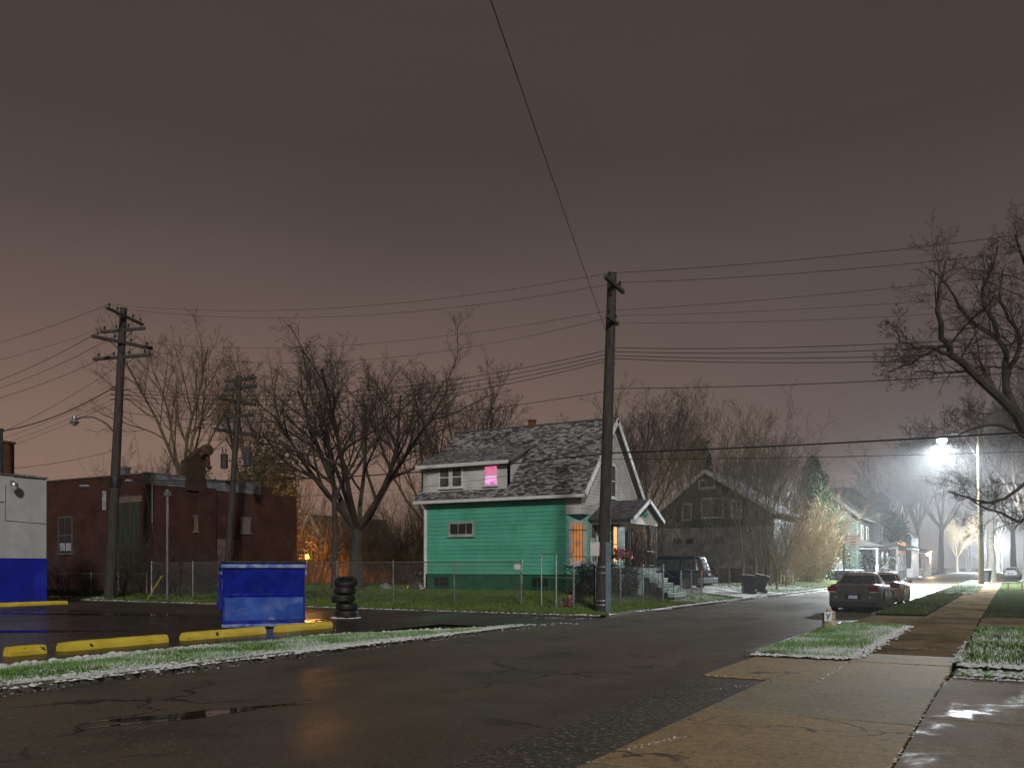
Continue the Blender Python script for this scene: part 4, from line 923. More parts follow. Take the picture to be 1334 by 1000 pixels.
# grey mast
mx, my = at(218, 42); gm = root('service_mast', 'thin grey metal mast with weather head standing before the brick corner', 'mast', (mx, my, 0)); mb = MB(); mb.tube([(mx, my, 0), (mx, my, zat(646, 42))], .05, 8); mb.build('shaft', METAL, gm)
mb = MB(); mb.box(mx - .12, mx + .16, my - .1, my + .1, zat(646, 42), zat(646, 42) + .2); mb.lathe([(.1, .2), (.08, .3), (0, .34)], (mx, my, zat(646, 42)), 8); mb.build('weather_head', METAL, gm)
ex, ey = at(1, 40); ge = root('roof_mast', 'dark upright pipe at the left end above the white building', 'mast', (-39.4, 22.3, 5.7)); mb = MB(); mb.tube([(-39.4, 22.3, 5.6), (-39.4, 22.3, 7.85)], .07, 8); mb.build('shaft', DMETAL, ge); mb = MB(); mb.lathe([(.1, 0), (.1, .07), (0, .1)], (-39.4, 22.3, 7.85), 8); mb.build('cap', DMETAL, ge)

# ------------------------------------------------------------------ chain link fences
def chain(label, pts, h, zf, posts=2.6, low=.04, mesh=True, big=(), top=True, pitch=.085):
    g = root('chain_link_fence', label, 'fence', (pts[0][0], pts[0][1], 0), 'chain link fences')
    mr_, mw = MB(), MB()
    for (x0, y0), (x1, y1) in zip(pts[:-1], pts[1:]):
        ln = math.hypot(x1 - x0, y1 - y0); n = max(1, round(ln / posts)); P = lambda t: V((x0 + (x1 - x0) * t, y0 + (y1 - y0) * t, 0))
        if top: mr_.tube([P(0) + V((0, 0, zf(x0, y0) + h)), P(1) + V((0, 0, zf(x1, y1) + h))], .024, 6)
        for k in range(n + 1):
            q = P(k / n); z = zf(q.x, q.y); b = MB(); r = .042 if (k in (0, n) or k in big) else .026; b.tube([q + V((0, 0, z - .1)), q + V((0, 0, z + h + .03))], r, 7); b.lathe([(r * 1.3, 0), (r * 1.2, .04), (0, .08)], q + V((0, 0, z + h + .025)), 7); b.build('post', METAL, g)
        if mesh:
            m = int(ln / pitch)
            for k in range(-int(h / pitch), m):
                for sgn in (1, -1):
                    t0, t1 = k * pitch, k * pitch + h
                    a, b = max(0, t0), min(ln, t1)
                    if b - a < .02: continue
                    za, zb = (a - t0), (b - t0)
                    if sgn < 0: za, zb = h - za, h - zb
                    pa, pb = P(a / ln), P(b / ln)
                    mw.tube([pa + V((0, 0, zf(pa.x, pa.y) + za)), pb + V((0, 0, zf(pb.x, pb.y) + zb))], .0028, 3, False)
    if top: mr_.build('rail', METAL, g)
    if mesh: mw.build('wire_mesh', METAL, g)
    return g
fz = lambda x, y: gz(x, y) * .8
fA = chain('long chain link fence along the alley in front of the lawn and brick wall', [(-39.2, 30.0), (-16.9, 30.0)], 1.76, fz, 3.2)
mb = MB(); c = V((-17.2, 29.96, 1.62)); mb.obox(c, (.3, 0, 0), (0, .012, 0), (0, 0, .2)); mb.build('sign_plate', TRIM, fA)
chain('short chain link fence along the kerb side of the green house lawn', [(-14.6, 30.0), (-13.7, 30.0), (-13.7, 37.4)], 1.6, fz, 2.6, pitch=.1, top=False)
chain('chain link fence between the front steps and the parked minivan', [(-13.7, 39.8), (-13.7, 43.0)], 1.3, fz, 1.6, pitch=.1, top=False)
chain('low dark chain link fence by the brick wall beside the painted building', [(-52, 30.4), (-40.1, 30.4)], 1.15, fz, 2.4, pitch=.1)
gg = root('fence_gate', 'tall pipe framed gate standing above the chain link fence at its corner', 'gate', (-16.6, 30, 0)); mb = MB(); z0 = .12
for x in (-16.0, -15.35): mb.tube([(x, 30.02, z0), (x, 30.02, 2.22)], .026, 6)
for z in (.25, 1.3, 2.22): mb.tube([(-16.0, 30.02, z), (-14.6, 30.02, z)], .022, 6)
mb.tube([(-14.6, 30.02, z0), (-14.6, 30.02, 2.22)], .026, 6); mb.build('gate_frame', METAL, gg)
mb = MB()
for k in range(22):
    x = -16.0 + k * .1
    for s in (1, -1): a, b = (0, .75) if s > 0 else (.75, 0); mb.tube([(min(-14.6, x), 30.02, .25 + a), (min(-14.6, x + .75), 30.02, .25 + b)], .0028, 3, False) if x < -15.3 else None
mb.build('wire_mesh', METAL, gg)
wf = root('plank_fence', 'low dark plank fence below the shingled house', 'fence', (-24, 62.5, .5)); mb = MB(); k = -27.0; rr = random.Random(8)
while k < -15.2: mb.box(k, k + .14, 62.5, 62.53, .4, 1.62 + rr.uniform(-.05, .05)); k += .15
mb.build('boards', mat('grey_brown_boards', (.07, .055, .045), (.045, .036, .03), rough=.85, vs=4), wf); mb = MB(); mb.box(-27, -15.2, 62.535, 62.6, .75, .85); mb.box(-27, -15.2, 62.535, 62.6, 1.35, 1.45); mb.build('rail', BRBOARD, wf)

# ------------------------------------------------------------------ lot: stops, dumpster, tyres
STOPG = 'yellow concrete wheel stops along the lot edge'
def stop(label, x, y0, y1, w=.27, h=.19, seed=1, z=.0):
    r_ = random.Random(seed); mb = MB(); n = max(3, int((y1 - y0) / .22)); prof = [(-w / 2, 0), (-w / 2, h * .45), (-w / 2 + .05, h * .9), (-w / 2 + .09, h), (w / 2 - .09, h), (w / 2 - .05, h * .9), (w / 2, h * .45), (w / 2, 0)]
    b = len(mb.v)
    for i in range(n + 1):
        y = y0 + (y1 - y0) * i / n; e = .93 if i in (0, n) else 1
        for px, pz in prof: mb.v.append((x + px * e + r_.uniform(-.005, .005), y, z + pz * e + r_.uniform(-.006, .006)))
    m = len(prof)
    for i in range(n):
        for k in range(m - 1): mb.face((b + i * m + k, b + i * m + k + 1, b + (i + 1) * m + k + 1, b + (i + 1) * m + k))
    mb.face([b + k for k in range(m)]); mb.face([b + n * m + k for k in range(m)][::-1])
    o = mb.build('wheel_stop', YELLOW, None, smooth=True, angle=30); return tag(o, label, 'wheel stop', STOPG)
stop('short broken yellow wheel stop, the stubby one nearest the viewer', -16.9, 9.67, 10.4, seed=1); stop('long clean yellow wheel stop between the broken one and the chipped one', -16.9, 10.75, 13.3, seed=2); stop('yellow wheel stop with black chips in front of the blue dumpster', -16.9, 13.8, 16.3, seed=3); stop('yellow wheel stop to the right of the dumpster near the tyres', -16.9, 16.8, 18.85, seed=4)
o = stop('long yellow kerb block against the foot of the blue wall', -37.7, 14, 24.3, seed=5, h=.17, z=.004)

DB = mat('dumpster_blue_paint', (.003, .014, .30), (.002, .010, .21), rough=.24, vs=1.6, bs=7, bstr=.15, c3=(.55, .6, .75), c3lo=.69, c3hi=.72, c3s=16, coat=.3)
DB2 = mat('dumpster_lit_front_blue', (.013, .09, .44), (.008, .058, .32), rough=.3, vs=1.2, bs=5, bstr=.25, bd=.03, c3=(.22, .32, .55), c3lo=.64, c3hi=.75, c3s=3, coat=.3)  # paler copy: the light the lower front catches is put into its colour
dxx, dyy = at(341, 25.2)
du = root('dumpster', 'blue steel dumpster with black lid standing on the wet lot', 'dumpster', (dxx, dyy, 0), None, R(51))
hw, dd = 1.12, .85
mb = MB(); mb.prism([(-hw, -dd, 1.83), (-hw, -dd + .10, .95), (-hw, -dd + .02, .88), (-hw, -dd - .06, .14), (-hw, -dd + .2, .06), (-hw, dd, .06), (-hw, dd, 1.6)], (2 * hw, 0, 0)); body = mb.build('body', DB, du, world=False, bevel=.015)
mb = MB(); mb.grid(lambda u, v: (-hw + .06 + (2 * hw - .12) * u, -dd - .064 + .067 * v - .02 * math.exp(-((u - .7) ** 2 * 9 + (v - .3) ** 2 * 7)) - .02 * math.exp(-((u - .93) ** 2 * 120 + (v - .75) ** 2 * 60)) - .004 * (1 + math.sin(u * 21 + v * 5)), .24 + .62 * v), 24, 14); mb.build('front_panel', DB2, du, world=False, smooth=True)
mb = MB(); mb.box(-hw - .05, hw + .05, -dd - .07, -dd + .05, 1.70, 1.80); mb.box(-hw - .06, -hw + .0, -dd, dd, 1.5, 1.6); mb.box(hw, hw + .06, -dd, dd, 1.5, 1.6); mb.box(-hw - .03, hw + .03, -dd - .09, -dd + .03, .05, .14); mb.build('rim', mat('dumpster_rim_blue', (.05, .12, .5), (.3, .38, .6), rough=.3, vs=5, coat=.4), du, world=False, bevel=.012)
mb = MB(); mb.prism([(-hw - .04, -dd - .05, 1.835), (-hw - .04, dd + .03, 1.62), (-hw - .04, dd + .03, 1.68), (-hw - .04, -dd - .02, 1.90)], (hw + .02, 0, 0)); mb.prism([(.02, -dd - .05, 1.835), (.02, dd + .03, 1.62), (.02, dd + .03, 1.68), (.02, -dd - .02, 1.90)], (hw + .02, 0, 0)); mb.build('lid', mat('black_plastic_lid', (.015, .015, .016), rough=.35), du, world=False, bevel=.01)
for sx in (-1,):
    mb = MB(); x = sx * (hw + .05); mb.box(x - .05, x + .05, -.6, .5, .72, .86); mb.box(x - .05, x + .05, -.6, .5, .52, .66); mb.box(x - .05, x + .05, -.6, -.5, .66, .72); mb.box(x - .05, x + .05, .4, .5, .66, .72); mb.build('fork_pocket', DB, du, world=False, bevel=.01)
for k in range(3): mb = MB(); x = -hw - .06; mb.box(x, -hw - .001, -.62 + k * .45, -.56 + k * .45, .9, 1.5); mb.build('side_rib', DB, du, world=False)
mb = MB()
for x in (-hw + .1, hw - .3):
    for y in (-dd + .15, dd - .35): mb.box(x, x + .2, y, y + .2, .0, .06)
mb.build('skid', DMETAL, du, world=False)
mb = MB(); mb.box(-hw - .004, -hw - .001, -.72, -.66, 1.1, 1.4); mb.build('sticker', mat('yellow_sticker', (.6, .5, .06)), du, world=False)

tx, ty = at(450, 29.3); TG = 'stacked worn tyres'
def tyre(label, z, tilt, dx, dy, r=.37, w=.245):
    g = root('tyre', label, 'tyre', (tx + dx, ty + dy, z + w / 2), TG); g.rotation_euler = tilt
    mb = MB(); prof = [(r * .55, -w * .36), (r * .62, -w * .47), (r * .80, -w * .5), (r * .95, -w * .42), (r, -w * .26), (r, w * .26), (r * .95, w * .42), (r * .80, w * .5), (r * .62, w * .47), (r * .55, w * .36), (r * .60, w * .1), (r * .60, -w * .1), (r * .55, -w * .36)]
    mb.lathe(prof, (0, 0, 0), 36); mb.build('casing', RUBBER, g, world=False, smooth=True, angle=60)
    t = MB(); 
    for k in range(44):
        a = 2 * math.pi * k / 44; c, s = math.cos(a), math.sin(a)
        for zz in (-.17, 0, .17): t.obox((c * r * .995 - s * -.016, s * r * .995 + c * -.016, (zz - .07) * w), (-s * .034, c * .034, 0), (c * .012, s * .012, 0), (0, 0, w * .14))
    t.build('tread', RUBBER, g, world=False); return g
labs = ['bottom tyre of the stack beside the dumpster, resting in snow', 'second tyre from the bottom of the stack beside the dumpster', 'middle tyre of the stack beside the dumpster, pushed outward', 'second tyre from the top of the stack beside the dumpster', 'topmost tyre of the stack beside the dumpster, tilted with its hole showing']
z = .01
for i, (lb, dx, dy, tl) in enumerate(zip(labs, (.04, .02, -.06, -.02, .0), (.03, .05, -.04, .0, .02), ((0, 0, 0), (.03, .02, 1), (-.03, .05, 2), (.05, .06, 3), (.28, .2, 0)))): tyre(lb, z, tl, dx, dy, (.38, .36, .385, .355, .37)[i], (.25, .225, .255, .23, .24)[i]); z += (.262, .245, .275, .285, 0)[i]
sb = MB(); r_ = random.Random(4)
for _ in range(150): a = r_.uniform(0, 6.28); q = r_.uniform(.28, .48); sb.dome((tx + math.cos(a) * q, ty + math.sin(a) * q, 0), r_.uniform(.02, .06), r_.uniform(.01, .04), r_)
tag(sb.build('snow', SNOW, smooth=True, angle=80), kind='stuff')
# ------------------------------------------------------------------ vehicles
def lerp_tab(tab, y):
    if y <= tab[0][0]: return tab[0][1]
    for (a, b), (c, d) in zip(tab[:-1], tab[1:]):
        if y <= c: return b + (d - b) * sm((y - a) / (c - a)) if c > a else d
    return tab[-1][1]
def carpaint(name, c, frost=None, rough=.3, metal=.6, flo=.48, fhi=.62, up=.35):
    m, t, b = nt(name); co = coords(t); col = mixc(t, ramp(t, noise(t, co, 2, 4), .35, .65), c, tuple(v * .85 for v in c))
    f = None
    if frost:   # thin frost lies on the upward faces of the body
        g = N(t, 'ShaderNodeNewGeometry'); s = N(t, 'ShaderNodeSeparateXYZ'); L(t, g.outputs['Normal'], s.inputs[0])
        f = math_(t, 'MULTIPLY', ramp(t, s.outputs[2], up, up + .35), ramp(t, noise(t, co, 5, 5, .7), .25, .55)); col = mixc(t, f, col, frost)
    L(t, col, b.inputs['Base Color']); b.inputs['Metallic'].default_value = metal
    if f: L(t, math_(t, 'MULTIPLY', math_(t, 'SUBTRACT', 1.0, f), metal), b.inputs['Metallic'])
    sp = noise(t, co, 90, 2); mr = N(t, 'ShaderNodeMapRange'); L(t, noise(t, co, 6, 4), mr.inputs[0]); mr.inputs[3].default_value = rough - .08; mr.inputs[4].default_value = rough + .2; L(t, mr.outputs[0], b.inputs['Roughness'])
    b.inputs['Coat Weight'].default_value = .5 if metal > .1 else 0; b.inputs['Specular IOR Level'].default_value = .5 if metal > .1 else .22; b.inputs['Coat Roughness'].default_value = .12; bump(t, b, sp, .06, .003); return m
TAIL = mat('tail_light_red', (.16, .006, .010), (.10, .004, .006), rough=.15, coat=.6, bstr=0); TAILW = mat('reverse_light_white', (.6, .58, .55), rough=.2, bstr=0)
CGLASS = mat('car_glass', (.025, .028, .03), (.06, .06, .06), rough=.12, bstr=0, vs=5); TRIMB = mat('black_plastic_trim', (.018, .018, .018), rough=.5)
RIM = mat('alloy_rim', (.45, .45, .46), (.3, .3, .3), rough=.35, metal=.8); CHROME = mat('chrome', (.7, .7, .7), rough=.15, metal=1, bstr=0)
def car(name, label, cat, loc, rz, S, paint, roofmat=None, group=None):
    g = root(name, label, cat, loc, group, rz); Lc, W = S['L'], S['W'] / 2; wh = S['wheels']; wr, wx = S['wr'], W - .12
    def wid(y):
        e = min(y, Lc - y); return W * (.86 + .14 * sm(min(1, e / .55))) 
    def zb(y):
        z = S['gnd'] + (.10 * (1 - sm(y / .5)) if y < .5 else 0)
        for yw in wh:
            q = (wr + .075) ** 2 - (y - yw) ** 2
            if q > 0: z = max(z, wr + math.sqrt(q))
        return z
    ys = sorted(set([i * Lc / 70 for i in range(71)] + [yw + s * (wr + .075) * c for yw in wh for s in (-1, 1) for c in (.999, .97, .9, .75, .5, .25)] + [.02, .05, .1, Lc - .02, Lc - .05, Lc - .1]))
    mb = MB(); prev = None; 
    for y in ys:
        w, b, zt = wid(y), zb(y), lerp_tab(S['deck'], y); h = zt - S['gnd']; e = min(y, Lc - y); rd = .05 * (1 - sm(e / .1)); b2 = max(b, S['gnd'])
        half = [(0, b), (w - .16 - rd, b), (w - .015 - rd, b + .01), (w - rd, max(b + .02, S['gnd'] + h * .42)), (w - .012 - rd, max(b + .03, S['gnd'] + h * .62)), (w - .035 - rd, max(b + .04, zt - .12)), (w - .075 - rd, max(b + .05, zt - .035)), (w - .17 - rd, zt - rd * .3), (w * .5, zt + .012), (0, zt + .02)]
        ring = [(x, y, z) for x, z in half] + [(-x, y, z) for x, z in half[-2:0:-1]]
        i0 = len(mb.v); mb.v += ring; n = len(ring)
        if prev is not None:
            for k in range(n): mb.face((prev + k, prev + (k + 1) % n, i0 + (k + 1) % n, i0 + k))
        else: mb.face([i0 + k for k in range(n)])
        prev = i0
    mb.face([prev + k for k in range(n)][::-1])
    body = mb.build('body', paint, g, world=False, smooth=True, angle=40)
    mb = MB(); mb.box(-W + .2, W - .2, .25, Lc - .25, S['gnd'] - .03, S['gnd'] + .35); mb.build('underbody', BLK, g, world=False)
    # cabin
    yb0, yr0, yr1, yb1 = S['cab']; zt = S['H']; zs0 = min(lerp_tab(S['deck'], yb0), lerp_tab(S['deck'], yb1)) - .06; wb, wt = S['wb'], S['wt']; NP = 4.5
    def sec(v):
        vv = v ** .92; return yb0 + (yr0 - yb0) * vv, yb1 + (yr1 - yb1) * vv, wb + (wt - wb) * v ** 1.25, zs0 + (zt - .07 - zs0) * v
    def ringpt(a, v, off=0.0, kx=1.0):
        y0, y1, w, z = sec(v); c, s = math.cos(a), math.sin(a); p = 2 / NP
        return (math.copysign(abs(c) ** p, c) * (w + off) * kx, (y0 + y1) / 2 + math.copysign(abs(s) ** p, s) * ((y1 - y0) / 2 + off) * kx, z)
    mb = MB(); n = 56; nv = 8; base = []
    for j in range(nv + 1):
        base.append(len(mb.v)); mb.v += [ringpt(2 * math.pi * k / n, j / nv) for k in range(n)]
    for kx, dz in ((.975, .035), (.92, .058), (.75, .075), (.4, .088)):
        base.append(len(mb.v)); mb.v += [(x, y, z + dz) for x, y, z in (ringpt(2 * math.pi * k / n, 1, 0, kx) for k in range(n))]
    for a, b in zip(base[:-1], base[1:]):
        for k in range(n): mb.face((a + k, a + (k + 1) % n, b + (k + 1) % n, b + k))
    mb.face([base[-1] + k for k in range(n)])
    mb.build('cabin', roofmat or paint, g, world=False, smooth=True, angle=50)
    def xat(y, v, off):
        y0, y1, w, z = sec(v); t = min(.999, abs((y - (y0 + y1) / 2) / ((y1 - y0) / 2))); return (w + off) * (1 - t ** NP) ** (1 / NP)
    def yat(x, v, off, end):
        y0, y1, w, z = sec(v); t = min(.999, abs(x / w)); return (y0 + y1) / 2 + end * ((y1 - y0) / 2 + off) * (1 - t ** NP) ** (1 / NP)
    for end, nm in ((-1, 'rear_window'), (1, 'windscreen')):
        mb = MB()
        def fn(a, c):
            v = .16 + .78 * c; w = sec(v)[2] * .86; x = -w + 2 * w * a; return (x, yat(x, v, .012, end), sec(v)[3])
        mb.grid(fn, 14, 6); mb.build(nm, CGLASS, g, world=False, smooth=True)
    for sx in (-1, 1):
        for f0, f1 in S['side']:
            mb = MB()
            def fn(a, c):
                v = .2 + .70 * c; y0, y1, w, z = sec(v); m = .07 * (y1 - y0); f = f0 + (f1 - f0) * a; y = y0 + m + (y1 - y0 - 2 * m) * f; return (sx * xat(y, v, .012), y, z)
            mb.grid(fn, 8, 5); mb.build('side_window', CGLASS, g, world=False, smooth=True)
        mb = MB(); ym = S['mirror']; zm = lerp_tab(S['deck'], ym) + .06; mb.lathe([(0, -.06), (.07, -.055), (.085, 0), (.06, .05), (0, .07)], (sx * (W + .09), ym, zm), 10, (0, 1, 0)); mb.bar((sx * (W - .08), ym, zm - .05), (sx * (W + .06), ym, zm - .02), .05); mb.build('mirror', paint, g, world=False, smooth=True)
        for dy in S['handles']: mb = MB(); mb.box(sx * (W - .012), sx * (W + .018), dy, dy + .17, lerp_tab(S['deck'], dy) - .17, lerp_tab(S['deck'], dy) - .135); mb.build('door_handle', paint, g, world=False, bevel=.006)
        for dy in S['seams']: 
            mb = MB(); zt_ = lerp_tab(S['deck'], dy); mb.box(sx * (W - .03), sx * (W + .0015), dy - .005, dy + .005, S['gnd'] + .14, zt_ - .14); mb.build('door_seam', BLK, body, world=False)
        for yw in wh:
            w_ = MB(); prof = [(wr * .62, -.1), (wr * .78, -.115), (wr * .95, -.095), (wr, -.06), (wr, .06), (wr * .95, .095), (wr * .78, .115), (wr * .62, .1)]; w_.lathe(prof, (sx * wx, yw, wr), 28, (1, 0, 0)); wo = w_.build('wheel', RUBBER, g, world=False, smooth=True)
            rb = MB(); rb.lathe([(0, sx * .06), (wr * .12, sx * .075), (wr * .16, sx * .05), (wr * .5, sx * .05), (wr * .6, sx * .1), (wr * .64, sx * .105), (wr * .64, -.08 * sx)], (sx * wx, yw, wr), 24, (1, 0, 0))
            for k in range(5):
                a = k * 1.2566; c, s = math.cos(a), math.sin(a); rb.bar((sx * (wx + .07), yw + c * wr * .1, wr + s * wr * .1), (sx * (wx + .095), yw + c * wr * .6, wr + s * wr * .6), .06, .03)
            rb.build('rim', RIM, wo, world=False, smooth=True)
    for nm, mt, boxes in S['bits']:
        for b in boxes: mb = MB(); mb.box(*b); mb.build(nm, mt, g, world=False, bevel=.008)
    return g
PLATEM = mat('plate_white', (.55, .58, .66), (.35, .4, .55), rough=.4, vs=14); PLATEB = mat('plate_blue', (.03, .07, .28), rough=.4)
SED = dict(L=5.05, W=1.89, H=1.49, gnd=.19, wr=.345, wheels=(1.08, 4.1), deck=[(0, .80), (.04, 1.02), (.14, 1.085), (1.0, 1.05), (3.5, .99), (4.6, .86), (5.05, .62)], cab=(.72, 1.55, 2.75, 3.75), wb=.83, wt=.60, side=((.03, .20), (.24, .55), (.59, .96)), mirror=3.2, handles=(1.75, 2.7), seams=(1.55, 2.5, 3.55),
  bits=[('tail_light', TAIL, [(-.90, -.56, -.012, .1, .80, .985), (.56, .90, -.012, .1, .80, .985)]), ('reverse_light', TAILW, [(-.88, -.60, -.018, .05, .765, .795), (.60, .88, -.018, .05, .765, .795)]), ('bumper_trim', TRIMB, [(-.82, .82, -.02, .2, .22, .42)]), ('bumper', None, []), ('plate_recess', TRIMB, [(-.29, .29, -.014, .05, .50, .71)]), ('plate', PLATEM, [(-.155, .155, -.022, .0, .53, .645)]), ('plate_band', PLATEB, [(-.155, .155, -.023, .0, .648, .69)]), ('trunk_seam', BLK, [(-.55, .55, -.006, .02, .745, .755)]), ('badge', CHROME, [(-.03, .03, -.018, .0, .90, .96), (-.50, -.36, -.013, .0, .805, .835)]), ('reflector', TAILW, [(-.62, -.57, -.018, .0, .565, .60), (.57, .62, -.018, .0, .565, .60)]), ('aerial', TRIMB, [(-.012, .012, 1.78, 1.86, 1.48, 1.56)])])
GREYP = carpaint('grey_car_paint', (.105, .105, .105), (.21, .16, .14), .35, .5); TANP = carpaint('tan_car_paint', (.30, .21, .12), (.34, .24, .2), .35, .3)
SED['bits'] = [b for b in SED['bits'] if b[1]]
car('sedan', 'dark grey sedan parked at the kerb with red tail lights toward the viewer', 'car', (-5.2, 34.6, 0), 0, SED, GREYP, None, 'cars parked at the right kerb')
SED2 = dict(SED); SED2.update(L=4.7, H=1.47, wheels=(.95, 3.65), cab=(.55, 1.35, 2.6, 3.5), mirror=3.0)
car('sedan', 'tan car parked directly ahead of the dark grey sedan', 'car', (-5.12, 40.7, 0), 0, SED2, TANP, None, 'cars parked at the right kerb')
VAN = dict(L=4.85, W=1.93, H=1.80, gnd=.2, wr=.33, wheels=(.95, 3.9), deck=[(0, .62), (.04, .98), (.2, 1.04), (3.6, 1.0), (4.3, .92), (4.85, .62)], cab=(.02, .42, 3.0, 4.15), wb=.90, wt=.74, side=((.0, .30), (.33, .64), (.67, .97)), mirror=3.5, handles=(2.45, 3.2), seams=(1.5, 2.7, 3.6),
  bits=[('tail_light', TAIL, [(-.93, -.78, -.01, .12, .78, 1.12), (.78, .93, -.01, .12, .78, 1.12)]), ('bumper', mat('silver_bumper', (.30, .31, .34), rough=.35, metal=.4), [(-.90, .90, -.10, .25, .32, .60)]), ('plate', PLATEM, [(-.155, .155, -.018, .0, .72, .84)]), ('roof_rail', DMETAL, [(-.66, -.62, .6, 2.9, 1.79, 1.84), (.62, .66, .6, 2.9, 1.79, 1.84)]), ('body_moulding', TRIMB, [(.955, .975, 1.4, 3.5, .58, .64), (-.975, -.955, 1.4, 3.5, .58, .64)])])
NAVY = carpaint('navy_van_paint', (.005, .008, .022), (.40, .41, .45), .25, .0, up=.75)
vxp = on_y(921, 47.2)
car('minivan', 'dark navy minivan parked in the drive beside the green house', 'van', (-14.5, 46.9, lawnz(-16.5, 47) - .02), R(90 - 8), VAN, NAVY)
PICK = dict(L=5.4, W=1.95, H=1.82, gnd=.3, wr=.37, wheels=(1.15, 4.4), deck=[(0, 1.0), (.03, 1.12), (2.1, 1.12), (3.6, 1.1), (4.9, 1.0), (5.4, .75)], cab=(2.1, 2.35, 3.3, 3.95), wb=.85, wt=.68, side=((.05, .95),), mirror=3.6, handles=(2.5,), seams=(2.2, 3.5), bits=[('tail_light', TAIL, [(-.95, -.82, -.01, .05, .75, 1.05), (.82, .95, -.01, .05, .75, 1.05)]), ('bumper', METAL, [(-.93, .93, -.1, .1, .45, .68)])])
px_, py_ = at(1103, 84); car('pickup_truck', 'dark pickup truck parked on the drive under the basketball hoop', 'truck', (px_ + 1.2, py_, gz(px_, py_) + .05), R(62), PICK, carpaint('dark_truck_paint', (.03, .035, .05), (.3, .31, .33), .4, .3))
px_, py_ = at(1316.5, 118); car('sedan', 'pale silver car parked far up the street beyond the light barked tree', 'car', (px_, py_, .12), R(-4), SED2, carpaint('silver_car_paint', (.40, .40, .40), (.5, .5, .5), .35, .3))

# ------------------------------------------------------------------ bins, hoop, stump, bench and small things
BINM = mat('dark_bin_plastic', (.014, .016, .019), (.010, .012, .014), rough=.45)
def cart(label, x, y, rz, z, tilt=0, group='wheeled rubbish bins'):
    g = root('wheeled_bin', label, 'rubbish bin', (x, y, z), group); g.rotation_euler = (R(tilt), 0, rz)
    mb = MB(); mb.hexa([(-.24, -.26, .04), (.24, -.26, .04), (.24, .26, .04), (-.24, .26, .04), (-.31, -.38, 1.0), (.31, -.38, 1.0), (.31, .34, 1.0), (-.31, .34, 1.0)]); mb.build('body', BINM, g, world=False, bevel=.03)
    mb = MB(); mb.grid(lambda a, b: (-.34 + .68 * a, -.42 + .84 * b, 1.005 + .085 * math.sin(math.pi * a) ** .5 * math.sin(math.pi * min(1, b * 1.05)) ** .4 if 0 < a < 1 and 0 < b < 1 else 1.0), 10, 10); ld = mb.build('lid', BINM, g, world=False, smooth=True)
    s = MB(); r_ = random.Random(int(x * 50))
    for _ in range(70): s.dome((r_.uniform(-.28, .28), r_.uniform(-.34, .3), 1.07), r_.uniform(.03, .08), .035, r_)
    s.build('snow_cover', SNOW, ld, world=False, smooth=True)
    for sx in (-1, 1): mb = MB(); mb.lathe([(0, -.03), (.13, -.03), (.15, 0), (.13, .03), (0, .03)], (sx * .27, .3, .14), 16, (1, 0, 0)); mb.build('wheel', RUBBER, g, world=False)
    mb = MB(); mb.tube([(-.25, .34, .97), (-.25, .44, .99), (.25, .44, .99), (.25, .34, .97)], .02, 6); mb.build('handle', BINM, g, world=False); return g
bx, by = at(974, 50.5); cart('front wheeled bin of the pair on the snowy verge, lid dusted white', bx, by, R(-60), lawnz(bx, by) + .03, -5)
bx, by = at(988.5, 51.8); cart('rear wheeled bin of the pair on the snowy verge, leaning backward', bx, by, R(-66), lawnz(bx, by) + .04, -12)
bx, by = at(1285, 86); g = cart('lone dark bin standing by the foot of the light lamp pole', bx, by, R(160), .1); g.scale = (1.15, 1.15, 1.2)
hx, hy = at(1099.5, 72); hz = gz(hx, hy); hp = root('basketball_hoop', 'portable basketball hoop with pale board and red target beside the drive', 'basketball hoop', (hx, hy, hz)); dr_ = V((.80, -.60, 0))
ax_ = V((*at(1111, 71), 0)); zb0, zb1 = zat(712, 71), zat(697, 71); c = V((ax_.x, ax_.y, (zb0 + zb1) / 2)); u_ = V((.95, .3, 0)).normalized(); n_ = V((.3, -.95, 0)).normalized(); upv = V((.12, 0, 1)).normalized()
mb = MB(); mb.box(hx - .4, hx + .4, hy - .5, hy + .5, hz, hz + .18); mb.build('base', TRIMB, hp, bevel=.04)
mb = MB(); mb.tube([(hx, hy, hz + .1), (hx, hy, zat(708, 72))], .06, 8); mb.tube([(hx, hy, zat(709, 72)), c - n_ * .06 - V((0, 0, .2))], .04, 6); mb.tube([(hx, hy, zat(716, 72)), c - n_ * .06 - V((0, 0, .35))], .03, 6); mb.build('pole', DMETAL, hp)
hh = (zb1 - zb0) / 2; mb = MB(); mb.obox(c - u_ * .55 - upv * hh - n_ * .03, u_ * 1.1, n_ * .05, upv * 2 * hh); bd = mb.build('backboard', mat('pale_backboard', (.62, .64, .56), rough=.4), hp)
mb = MB(); RED = mat('red_line_paint', (.5, .06, .04), rough=.5)
for a0, a1, b0, b1 in ((-.55, .55, .88, 1.0), (-.55, -.49, .2, .88), (-.22, .22, -.22, -.02), (-.22, .22, .35, .5)): mb.obox(c + u_ * a0 + upv * (b0 * hh) + n_ * .022, u_ * (a1 - a0), n_ * .01, upv * ((b1 - b0) * hh))
mb.build('painted_target', RED, bd)
mb = MB(); cc = c + n_ * .3 - upv * hh * .62; mb.tube([cc + V((.23 * math.cos(k * .3927), .23 * math.sin(k * .3927), 0)) for k in range(17)], .014, 5); mb.bar(c - upv * hh * .62, cc - n_ * .22, .05); rm_ = mb.build('rim', mat('orange_rim', (.45, .1, .03), rough=.5), hp)
mb = MB()
